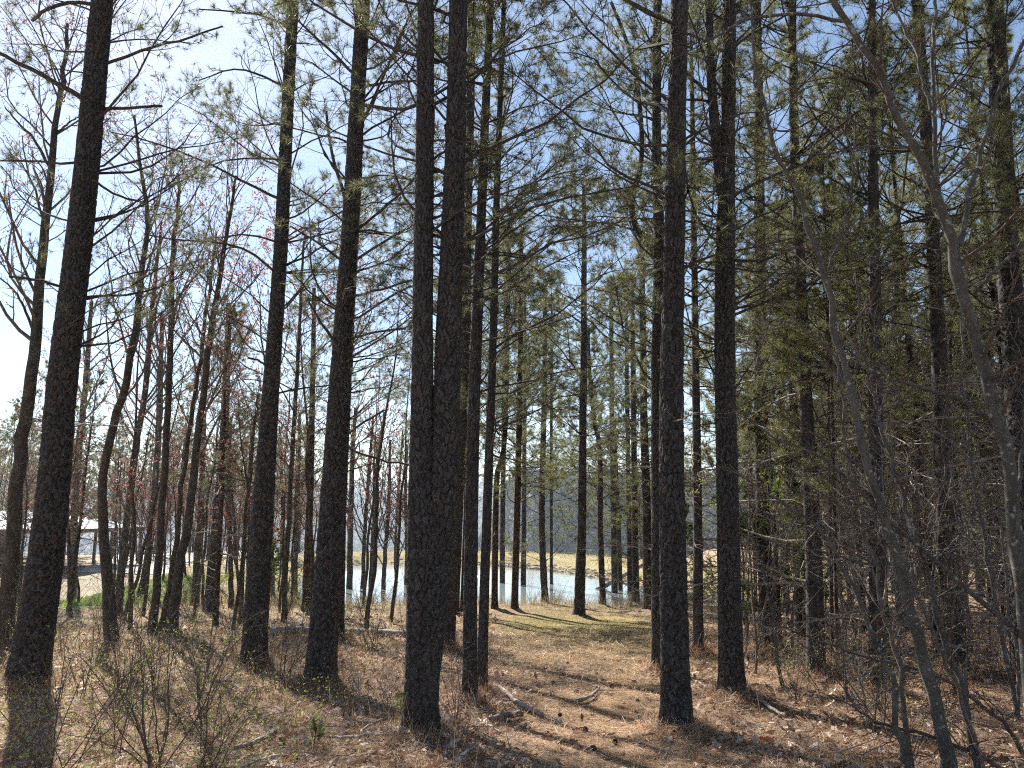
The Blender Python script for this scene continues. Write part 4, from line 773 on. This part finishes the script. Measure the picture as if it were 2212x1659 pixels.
V, f4, f3, c = blades(x, y, lr.uniform(.12, .5, len(x)), .0018 * np.clip(d / 7, 1, 2), lr, .7, pick([(.20, .12, .08), (.28, .17, .11), (.15, .09, .065), (.36, .27, .19)], len(x), lr), bend=.15); mb.F.append(f4 + mb.n); mb.M.append(0); mb.F.append(f3 + mb.n); mb.M.append(0); mb.V.append(V.astype(np.float32)); mb.C.append(c.astype(np.float32)); mb.n += len(V)
n = 26000; x = lr.uniform(-22, 9, n); y = lr.uniform(25.5, 32.5, n); sd = pond_sd(x, y); keep = (sd > -.15) & (lr.random(n) < np.exp(-sd / 2.2)) ; x, y = x[keep], y[keep]
V, f4, f3, c = blades(x, y, lr.uniform(.15, .62, len(x)), .006, lr, .6, pick([(.33, .25, .15), (.42, .32, .19), (.25, .19, .12), (.38, .33, .17)], len(x), lr)); mb.F.append(f4 + mb.n); mb.M.append(0); mb.F.append(f3 + mb.n); mb.M.append(0); mb.V.append(V.astype(np.float32)); mb.C.append(c.astype(np.float32)); mb.n += len(V)
tag(mb.obj('dry_grass', M_blade), 'dry tan grass and weeds in the clearing and along the near shore', 'dry grass', None, 'stuff')
# low green grass where the path ends, greening weeds of the clearing, lawn
n = 30000; x = 1.7 + lr.normal(size=n) * 1.9; y = 19 + lr.normal(size=n) * 4.2; keep = (y > 9) & (y < 29) & (pond_sd(x, y) > .6) & (lr.random(n) < .35 + .65 * (np.sin(x * 2 + y) * np.sin(y * 1.4 - x) > -.1)); x, y = x[keep], y[keep]
mb = MB(); V, f4, f3, c = blades(x, y, lr.uniform(.03, .09, len(x)), .0055, lr, 1.0, pick([(.27, .26, .085), (.34, .31, .11), (.42, .35, .16), (.22, .23, .07), (.5, .39, .21)], len(x), lr)); mb.add(V, f4, 0, c); mb.F.append(f3); mb.M.append(0)
tag(mb.obj('path_grass', M_blade), 'short yellow-green grass at the far end of the path', 'grass', None, 'stuff')
n = 20000; y = lr.uniform(28.5, 39, n); x = -lr.uniform(13, 25, n); keep = (pond_sd(x, y) > 1.5) & (y - .12 * x + np.sin(x) * .8 > 31); x, y = x[keep], y[keep]
mb = MB(); V, f4, f3, c = blades(x, y, lr.uniform(.06, .14, len(x)), .02, lr, 1.0, pick([(.20, .32, .06), (.26, .36, .09), (.30, .32, .13), (.16, .26, .05)], len(x), lr)); mb.add(V, f4, 0, c); mb.F.append(f3); mb.M.append(0)
tag(mb.obj('lawn_grass', M_blade), 'yellow-green lawn between the shelter and the pond', 'lawn', None, 'stuff')
n = 34000; x = lr.uniform(-24, 14, n); y = lr.uniform(31, 66, n); sd = pond_sd(x, y); keep = (sd > .3) & (sd < 6.8) & (y + .25 * np.abs(x) > 33.5) & (x > -21); x, y = x[keep], y[keep]
mb = MB(); V, f4, f3, c = blades(x, y, lr.uniform(.06, .26, len(x)), .014, lr, .9, pick([(.45, .35, .15), (.54, .43, .20), (.36, .28, .13), (.42, .37, .15)], len(x), lr)); mb.add(V, f4, 0, c); mb.F.append(f3); mb.M.append(0)
tag(mb.obj('bank_grass', M_blade), 'dry golden grass covering the dam bank across the pond', 'grass', None, 'stuff')
n = 5200; x, y = polar(n, 5.5, 20, -.75, -.1, lr); keep = x < -1.2 - .06 * y; x, y = x[keep], y[keep]; n = len(x)
V, F = tufts(np.c_[x, y, g(x, y) + lr.uniform(.03, .38, n)], lr.normal(size=(n, 3)) + [0, 0, .8], 2, .022, lr, .009, .02)
mb = MB(); mb.add(V, F); tag(mb.obj('budding_weeds', M_bud), 'tiny yellow-green leaves budding on the brush of the left clearing', 'weeds', None, 'stuff')
# loose twigs on the floor
n = 1500; x, y = polar(n, 4.5, 22, -.85, .85, lr); keep = lr.random(n) > path_w(x, y) * .8; x, y = x[keep], y[keep]; n = len(x); a = lr.uniform(0, 6.283, n); L = lr.uniform(.12, .7, n); d = np.c_[np.cos(a), np.sin(a), lr.normal(size=n) * .12]; pts = [np.c_[x, y, g(x, y) + .02 + .03 * lr.random(n)]]
for k in range(4): d = unit(d + .2 * lr.normal(size=d.shape) * [1, 1, .4]); pts.append(pts[-1] + d * (L / 4)[:, None])
P = np.stack(pts, 1); P[..., 2] = np.maximum(P[..., 2], g(P[..., 0], P[..., 1]) + .012); V, F = tubes(P, (lr.uniform(.002, .006, (n, 1)) * np.linspace(1, .4, 5)[None]), 4)
mb = MB(); mb.add(V, F); tag(mb.obj('fallen_twigs', M_dead), 'small broken twigs lying all over the forest floor', 'twigs', None, 'stuff')

# ------------------------------------------------------------------ sticks, logs, cones, seedlings, shrubs
def stick(name, pp, w, label, cat, material, lift=.03, twigs=(), sides=9):
    P = np.array([hit(u, v) for u, v in pp]); P[:, 2] = g(P[:, 0], P[:, 1]) + lift; B = P[0].copy(); t = None
    q = catmull(P - B, 18)[None]; r = px(np.interp(np.linspace(0, 1, 18), np.linspace(0, 1, len(w)), w), P[:, 1].mean())[None] / 2
    rng = np.random.default_rng(int(pp[0][0])); q = q + rng.normal(size=q.shape) * .004; q[..., 2] += r * .4
    r = r * (1 + .08 * rng.normal(size=r.shape)); r = np.concatenate([r[:, :1] * .02, r, r[:, -1:] * .02], 1); q = np.concatenate([q[:, :1], q, q[:, -1:]], 1); q[:, 0] += (q[:, 1] - q[:, 2]) * .02; q[:, -1] += (q[:, -2] - q[:, -3]) * .02
    t = thing(name, B, label, cat); mb = MB(); mb.add(*tubes(q, r, sides)); mb.obj('stem', material, t, True)
    for tp, tw in twigs:
        p = np.array([hit(u, v) for u, v in tp]); p[:, 2] = g(p[:, 0], p[:, 1]) + lift + .03; qq = catmull(p - B, 8)[None]; mb = MB(); mb.add(*tubes(qq, px(np.linspace(tw, tw * .4, 8), p[0, 1])[None] / 2, 6)); mb.obj('side_twig', material, t, True)
    return t
stick('fallen_branch', [(1056, 1487), (1085, 1505), (1120, 1530), (1172, 1554)], [9, 10, 9, 7], 'long pale fallen branch slanting from the slim pair onto the path', 'branch', M_bleach, .04)
stick('fallen_branch', [(1242, 1527), (1265, 1519), (1283, 1507), (1294, 1492)], [7, 7, 6, 5], 'forked crooked stick lying in the middle of the path', 'branch', M_dead, .04, [([(1290, 1497), (1275, 1491), (1262, 1489)], 4), ([(1292, 1504), (1310, 1504), (1332, 1504)], 3)])
stick('fallen_branch', [(1062, 1567), (1085, 1560), (1112, 1556), (1128, 1553)], [11, 12, 12, 11], 'short thick dark piece of branch at the foot of the slim pair', 'branch', M_log, .04)
stick('fallen_branch', [(1034, 1562), (1055, 1575), (1085, 1592)], [4, 4, 3], 'thin bent stick left of the short thick branch piece', 'branch', M_bleach, .03)
stick('fallen_branch', [(1398, 1572), (1420, 1574), (1437, 1574)], [7, 8, 7], 'small pale wood chip lying on the path before the thick pine', 'branch', M_bleach, .02)
stick('fallen_branch', [(1615, 1510), (1660, 1540), (1700, 1560)], [7, 7, 5], 'dark fallen branch at the foot of the two-stemmed pine', 'branch', M_dead, .05)
stick('fallen_branch', [(1505, 1480), (1545, 1500), (1590, 1522)], [5, 5, 4], 'thin dark stick between the two path-side pines on the right', 'branch', M_dead, .04)
stick('fallen_branch', [(505, 1640), (560, 1620), (600, 1593)], [8, 9, 7], 'dark broken branch end sticking out of the leaves at bottom left', 'branch', M_dead, .07)
stick('fallen_branch', [(838, 1560), (800, 1582), (780, 1600), (810, 1612), (850, 1620)], [5, 5, 4, 4, 3], 'pale bent stick in front of the broken-limbed pine', 'branch', M_bleach, .05)
stick('fallen_branch', [(700, 1605), (760, 1608), (830, 1612)], [5, 6, 5], 'straight pale stick lying left of the forked pine', 'branch', M_bleach, .04)
stick('fallen_branch', [(500, 1690), (540, 1668), (600, 1650), (660, 1648)], [6, 7, 6, 4], 'pale curved stick at the bottom edge left of the forked pine', 'branch', M_bleach, .05)
stick('fallen_log', [(585, 1372), (660, 1370), (740, 1372), (890, 1378)], [15, 15, 14, 12], 'long pale fallen log behind the broken-limbed pine', 'log', M_bleach, .05, [([(640, 1372), (655, 1340), (662, 1325)], 5)], 12)
stick('fallen_log', [(2085, 1440), (2130, 1437), (2215, 1443), (2260, 1446)], [26, 27, 27, 26], 'thick pale fallen log on the floor at the right edge', 'log', M_log, .06, (), 14)
# leaning dead pole at the shore
p0 = hit(1262, 1300); yb = p0[1]; t = thing('leaning_pole', p0, 'dead pole leaning across the crooked shore pine over the water', 'dead tree'); q = np.array([at(u, v, yb + dy) for u, v, dy in ((1255, 1292, 0), (1320, 1258, .3), (1385, 1222, .6), (1420, 1203, .8))]) - p0
mb = MB(); mb.add(*tubes(catmull(q, 12)[None], px(np.linspace(11, 7, 12), yb)[None] / 2, 8)); mb.obj('stem', M_dead, t, True)
# pine cones
def cone_mesh():
    mb = MB(); k = 0; zc = np.linspace(0, 1, 9); prof = .028 * np.sin(np.clip(zc * 2.7 + .35, 0, math.pi)); P = np.c_[zc * .075, 0 * zc, 0 * zc]; mb.add(*tubes(P[None], np.maximum(prof * .6, .003)[None], 8))
    for r_ in range(8):
        for s_ in range(7):
            a = (s_ + .5 * (r_ % 2)) * 6.283 / 7; f = (r_ + .5) / 8; rad = .028 * math.sin(min(f * 2.7 + .35, math.pi)); c_ = np.array([f * .075, 0, 0]); o_ = np.array([0, math.cos(a), math.sin(a)]); s2 = np.array([0, -math.sin(a), math.cos(a)]) * .008
            b_ = c_ + o_ * rad * .5; e_ = c_ + o_ * rad + np.array([.012, 0, 0]); mb.add([b_ - s2, b_ + s2, e_ + s2, e_ - s2, e_ + o_ * .004 + [.004, 0, 0]], [(0, 1, 2), (0, 2, 3), (3, 2, 4)])
    return mb.mesh('pine_cone', M_cone)
CONE = cone_mesh(); cr_ = np.random.default_rng(8)
for u, v in [(1325, 1493), (1375, 1478), (1378, 1517), (1372, 1541), (1292, 1458), (1230, 1437), (1200, 1480), (1310, 1425), (1335, 1430), (1205, 1552), (1240, 1500), (1430, 1500), (1345, 1455), (1265, 1590), (1180, 1600), (1290, 1628), (1330, 1610), (1155, 1540)]:
    p = hit(u, v); o = link('pine_cone', CONE, None, (p[0], p[1], float(g(p[0], p[1])) + .03), (cr_.uniform(0, 6), cr_.normal() * .3, cr_.uniform(0, 6.28)), cr_.uniform(.7, 1.0)); tag(o, 'small dark pine cone lying on the straw of the path', 'pine cone', 'pine cones on the path')
# green pine seedlings
def seedling(u, v, label, s=1., ns=5, seed=0):
    rng = np.random.default_rng(seed); p = hit(u, v); p[2] = g(p[0], p[1]); t = thing('pine_seedling', p, label, 'seedling'); P = catmull(np.array([(0, 0, -.02), (.01, 0, .08 * s), (.02, .01, .16 * s)]), 6)[None]; Rr = np.full((1, 6), .005)
    P2, R2 = grow(P, Rr, ns, .3, 1, 1.0, .8, 4, rng, up=.1, rmin=.003); mb = MB(); mb.add(*tubes(P, Rr, 5)); mb.add(*tubes(P2, R2, 4)); mb.obj('stem', M_limb, t)
    tp = np.concatenate([P2[:, -1], P[:, -1]]); td = np.concatenate([P2[:, -1] - P2[:, -2], P[:, -1] - P[:, -2]]); V, F = tufts(tp, td, 40, .11 * s, rng, .0022); mb = MB(); mb.add(V, F); mb.obj('needles', M_cedar, t)
seedling(676, 1622, 'small green pine seedling in the straw left of the forked pine', 1.1, 5, 1); seedling(880, 1588, 'green pine seedling growing against the foot of the forked pine', 1.3, 5, 2); seedling(868, 1540, 'faint green pine seedling just behind the forked pine’s foot', 1.0, 4, 3)
# one bright orange-red oak leaf
p = hit(1652, 1607); V = leaf * [1, .8, 1.2] * .07; mb = MB(); mb.add(V + [0, 0, .03], lf, 0, (.42, .085, .03)); o = mb.obj('oak_leaf', M_litter); o.location = (p[0], p[1], float(g(p[0], p[1]))); tag(o, 'bright orange-red oak leaf on the straw near the bottom right', 'leaf')
# bare shrubs
def shrub_mesh(seed, h, ns, tm, bud=None, n=(7, 4), spread=.75):
    rng = np.random.default_rng(seed); a = rng.uniform(0, 6.283, ns); sp = rng.uniform(.1, spread, ns); d = unit(np.stack([np.cos(a) * sp, np.sin(a) * sp, np.ones(ns)], 1)); L = h * rng.uniform(.6, 1.2, ns); pts = [np.c_[rng.normal(size=(ns, 2)) * .05, np.full(ns, -.03)]]
    for k in range(8): d = unit(d + .09 * rng.normal(size=d.shape)); pts.append(pts[-1] + d * (L / 8)[:, None])
    P = np.stack(pts, 1); Rr = (.0030 + .0028 * L)[:, None] * np.linspace(1, .3, 9)[None]; P2, R2 = grow(P, Rr, n[0], .15, 1, .7, .38, 6, rng, up=.05, wig=.16, rmin=.0022); P3, R3 = grow(P2, R2, n[1], .2, 1, .7, .45, 4, rng, wig=.2, rmin=.0016, up=.03)
    mb = MB(); mb.add(*tubes(P, Rr, 5)); mb.add(*tubes(P2, R2, 3)); mb.add(*tubes(P3, R3, 3))
    if bud is not None:
        tp = np.concatenate([P3[:, -1], P2[:, -1]]); td = np.concatenate([P3[:, -1] - P3[:, -2], P2[:, -1] - P2[:, -2]]); k = rng.random(len(tp)) < .5; mb.add(*bud_faces(tp[k], td[k], rng, 2, .022, .007), 1)
    return mb.mesh('bare_shrub', [tm] + ([bud] if bud is not None else []))
p = hit(338, 1668); o = link('bare_shrub', shrub_mesh(703, 1.35, 13, M_twig, M_bud, (7, 3), 1.15), None, (p[0], p[1], float(g(p[0], p[1]))), (0, 0, 1.0)); tag(o, 'fan-shaped shrub of dark bare stems rising at the bottom left', 'shrub')
p = hit(230, 1640); o = link('bare_shrub', shrub_mesh(702, 1.2, 5, M_twig, M_bud, (5, 3)), None, (p[0], p[1], float(g(p[0], p[1]))), (0, -.1, 2.0)); tag(o, 'sparse shrub of a few long stems beside the thick leaning pine', 'shrub')
for k_, (u_, v_, lab_) in enumerate([(118, 1690, 'low tangle of thin stems at the foot of the thick leaning pine'), (452, 1685, 'thin low shrub at the bottom edge right of the fan-shaped shrub'), (430, 1560, 'thin brown shrub behind the fan-shaped shrub in the left clearing'), (250, 1520, 'loose brown shrub between the thick leaning pine and the fan-shaped shrub')]):
    p = hit(u_, v_); o = link('bare_shrub', shrub_mesh(730 + k_, .95, 9, (M_twig, M_redtwig)[k_ % 2], M_bud, (6, 4), 1.0), None, (p[0], p[1], float(g(p[0], p[1]))), (0, 0, k_ * 1.3)); tag(o, lab_, 'shrub')
SHR = [shrub_mesh(710 + i, h, ns, tm, b) for i, (h, ns, tm, b) in enumerate([(1.0, 8, M_twig, M_bud), (1.3, 7, M_twig, None), (.8, 10, M_dead, None), (1.1, 8, M_redtwig, M_bud), (1.5, 9, M_twig, None)])]
def shrubs(n, fn, label, group, ok, s0, s1):
    k = tr = 0
    while k < n and tr < n * 40:
        tr += 1; x, y = fn()
        if not ok(x, y) or not free(x, y, .45): continue
        o = link('bare_shrub', SHR[rr.integers(len(SHR))], None, (x, y, float(g(x, y))), (rr.normal() * .1, rr.normal() * .1, rr.uniform(0, 6.28)), rr.uniform(s0, s1)); tag(o, label, 'shrub', group); placed.append((x, y)); k += 1
def f1():
    y = rr.uniform(8.5, 34) ; return -y * rr.uniform(.1, .7), y
shrubs(85, f1, 'leafless brown shrub in the brush of the left clearing', 'shrubs of the left clearing', lambda x, y: x < -1.6 - .05 * y and pond_sd(x, y) > .2, .45, 1.15)
shrubs(34, lambda: (rr.uniform(-17, 8), rr.uniform(26.5, 31.5)), 'low leafless shrub on the near shore of the pond', 'shrubs on the near shore', lambda x, y: -.05 < pond_sd(x, y) < 2.5, .45, .9)
def f2():
    y = rr.uniform(7, 24); return y * rr.uniform(.22, .72), y
shrubs(55, f2, 'leafless shrub in the undergrowth of the wood on the right', 'shrubs of the wood on the right', lambda x, y: x > 2.4 + .07 * y, .5, 1.2)
shrubs(10, lambda: (rr.uniform(-2.2, 0.2), rr.uniform(8, 18)), 'thin low shrub along the left side of the path', 'shrubs left of the path', lambda x, y: x < -.6 + .03 * y, .35, .7)
# thick small brown stems by the pond shore, left
# ------------------------------------------------------------------ house, drive
def box(mb, x0, x1, y0, y1, z0, z1, m=0):
    V = [(x, y, z) for z in (z0, z1) for y in (y0, y1) for x in (x0, x1)]; mb.add(V, [(0, 2, 3, 1), (4, 5, 7, 6), (0, 1, 5, 4), (2, 6, 7, 3), (0, 4, 6, 2), (1, 3, 7, 5)], m); return mb
M_roof = noisy('metal_roof', [(.3, (.26, .30, .34)), (.7, (.36, .40, .45))], .6, 3, rough=.6); M_roof.node_tree.nodes['Principled BSDF'].inputs['Metallic'].default_value = .35
M_wall = noisy('brown_siding', [(.3, (.10, .07, .055)), (.7, (.17, .12, .095))], 3, 5, mscale=(.3, .3, 4), bs=.3)
M_wood = noisy('deck_wood', [(.3, (.13, .08, .055)), (.7, (.22, .14, .10))], 4, 5)
M_glass, t, b = mat('window_glass'); b.inputs['Base Color'].default_value = (.02, .03, .035, 1); b.inputs['Roughness'].default_value = .05; b.inputs['Specular IOR Level'].default_value = .6
hz0 = float(g0(-36, 55)); H0 = thing('shelter', (-38, 56, hz0), 'open shelter with pale metal hip roof on posts beyond the lawn', 'shelter')
ev = 2.95; mb = MB(); box(mb, -9, -2.0, 1, 6, -.2, ev - .05); mb.obj('wall', M_wall, H0)
ex0, ex1, ey0, ey1, rz = -10.2, 8.6, -4.2, 7.2, ev + 1.25; rx0, rx1, ry = -4.5, 3.0, 1.5
V = [(ex0, ey0, ev), (ex1, ey0, ev), (ex1, ey1, ev), (ex0, ey1, ev), (rx0, ry, rz), (rx1, ry, rz)]; mb = MB(); mb.add(V, [(0, 1, 5, 4), (2, 3, 4, 5)]); mb.add(V, [(1, 2, 5), (3, 0, 4)]); rf = mb.obj('roof', M_roof, H0)
mb = MB(); box(mb, ex0, ex1, ey0, ey0 + .12, ev - .28, ev - .02); box(mb, ex0, ex1, ey1 - .12, ey1, ev - .28, ev - .02); box(mb, ex0, ex0 + .12, ey0 + .12, ey1 - .12, ev - .28, ev - .02); box(mb, ex1 - .12, ex1, ey0 + .12, ey1 - .12, ev - .28, ev - .02); mb.obj('fascia', M_wood, rf)
for k in range(17):
    f = (k + .5) / 17; x = ex0 + (ex1 - ex0) * f; tt = min(1, (x - ex0) / (rx0 - ex0), (ex1 - x) / (ex1 - rx1)); P = np.array([[(x, ey0, ev + .03), (x, ey0 + (ry - ey0) * tt * .5, ev + (rz - ev) * tt * .5 + .03), (x, ey0 + (ry - ey0) * tt, ev + (rz - ev) * tt + .03)]]); mb = MB(); mb.add(*tubes(P, np.full((1, 3), .025), 4)); mb.obj('roof_seam', M_roof, rf)
for x in (-9.8, -6.2, -2.6, 1.0, 4.6, 8.2):
    for yy_ in (-3.9, 6.7): mb = MB(); box(mb, x - .09, x + .09, yy_, yy_ + .18, -.2, ev - .28); mb.obj('post', M_wood, H0)
for x in (1.0, 4.6):
    for k in range(3): mb = MB(); box(mb, x + .1, x + 3.5, -3.85, -3.79, .35 + .3 * k, .5 + .3 * k); mb.obj('rail', M_wood, H0)
mb = MB(); box(mb, -10, 8.4, -4, 7, -.25, .06); mb.obj('floor_slab', M_wood, H0)
for x in (-7.2, -4.2):
    mb = MB(); box(mb, x - .55, x + .55, .93, .985, 1.0, 2.3); w_ = mb.obj('window', M_wood, H0)
    mb = MB(); box(mb, x - .47, x - .03, .9, .92, 1.08, 2.22); mb.obj('pane', M_glass, w_); mb = MB(); box(mb, x + .03, x + .47, .9, .92, 1.08, 2.22); mb.obj('pane', M_glass, w_)
M_conc = noisy('concrete_drive', [(.3, (.46, .41, .34)), (.7, (.58, .53, .46))], .8, 6)
xs = np.linspace(-31, -17, 13); yy = np.linspace(53, 104, 16); Xg, Yg = np.meshgrid(xs, yy); Xg = Xg - (Yg - 57) * .36; mb = MB(); i = np.arange(15)[:, None] * 13; q = np.arange(12)[None]
mb.add(np.stack([Xg, Yg, g(Xg, Yg) + .03], -1).reshape(-1, 3), np.stack([i + q, i + q + 1, i + 13 + q + 1, i + 13 + q], -1).reshape(-1, 4)); tag(mb.obj('driveway', M_conc, None, True), kind='structure')

# ------------------------------------------------------------------ labels that say which one, from the neighbours in view
REF = [(0, 'left edge'), (75, 'thick leaning pine'), (235, 'S-bent hardwood'), (365, 'clump of three stems'), (465, 'dark-stemmed pine'), (556, 'dark straight pine'), (708, 'broken-limbed pine'), (912, 'forked pine'), (1251, 'lone grass pine'), (1460, 'thick path-side pine'),
       (1578, 'two-stemmed pine'), (1655, 'straight pine'), (1752, 'dark-footed pine'), (1893, 'sapling-screened pine'), (2045, 'leaning flaking pine'), (2212, 'right edge')]
ORD = ['first', 'second', 'third', 'fourth', 'fifth', 'sixth', 'seventh', 'eighth', 'ninth', 'tenth', 'eleventh', 'twelfth', 'thirteenth', 'fourteenth', 'fifteenth', 'sixteenth', 'seventeenth', 'eighteenth', 'nineteenth', 'twentieth', 'twenty-first', 'twenty-second', 'twenty-third', 'twenty-fourth', 'twenty-fifth', 'twenty-sixth', 'twenty-seventh', 'twenty-eighth', 'twenty-ninth', 'thirtieth']
for grp, kind_ in (('middle-distance pines of the wood on the right', 'middle-sized wood pine'), ('pole-like pines in the wood on the right', 'thin pole-like pine'), ('pines scattered before the lawn', 'slim lawn-side pine'), ('bare slender trees left of the pond', 'bare slender tree'), ('pines deep in the wood on the right', 'distant wood pine'),
    ('shrubs of the left clearing', 'leafless brown shrub'), ('twiggy saplings under the pines on the right', 'leafless twiggy sapling'), ('shrubs of the wood on the right', 'leafless undergrowth shrub'), ('shrubs on the near shore', 'low shore shrub'),
    ('bare trees of the distant tree line', 'bare tree-line tree'), ('pines of the distant tree line', 'distant tree-line pine')):
    gaps = {}
    for o in [o for o in COL.objects if o.get('group') == grp]:
        dpt = o.location.y * math.cos(PITCH) + (o.location.z - CAM_H) * math.sin(PITCH); u = CX + FPX * o.location.x / dpt
        if not 0 < u < 2212: o['label'] = kind_ + ' standing past the ' + ('left' if u <= 0 else 'right') + ' edge of the view'; continue
        k = max(i for i, (r, _) in enumerate(REF) if r <= u); gaps.setdefault(k, []).append((u, o))
    for k, lst in gaps.items():
        lst.sort(key=lambda q: q[0])
        for j, (u, o) in enumerate(lst): o['label'] = '%s %s from the left between %s and %s' % (ORD[min(j, 29)], kind_, REF[k][1], REF[k + 1][1])
# ------------------------------------------------------------------ air
m = bpy.data.materials.new('haze_air'); m.use_nodes = True; t = m.node_tree; t.nodes.clear(); o_ = N(t, 'ShaderNodeOutputMaterial'); v_ = N(t, 'ShaderNodeVolumePrincipled')
v_.inputs['Color'].default_value = (.72, .85, 1, 1); v_.inputs['Density'].default_value = .00030; v_.inputs['Anisotropy'].default_value = .3; v_.inputs['Density Attribute'].default_value = ''; m.cycles.homogeneous_volume = True; t.links.new(v_.outputs[0], o_.inputs['Volume'])
HAZE = True
if HAZE:
    mb = MB(); box(mb, -4300, 4300, -4300, 4300, -64, 84); tag(mb.obj('haze', m), 'thin pale blue air lying over the valley', 'haze', None, 'stuff')
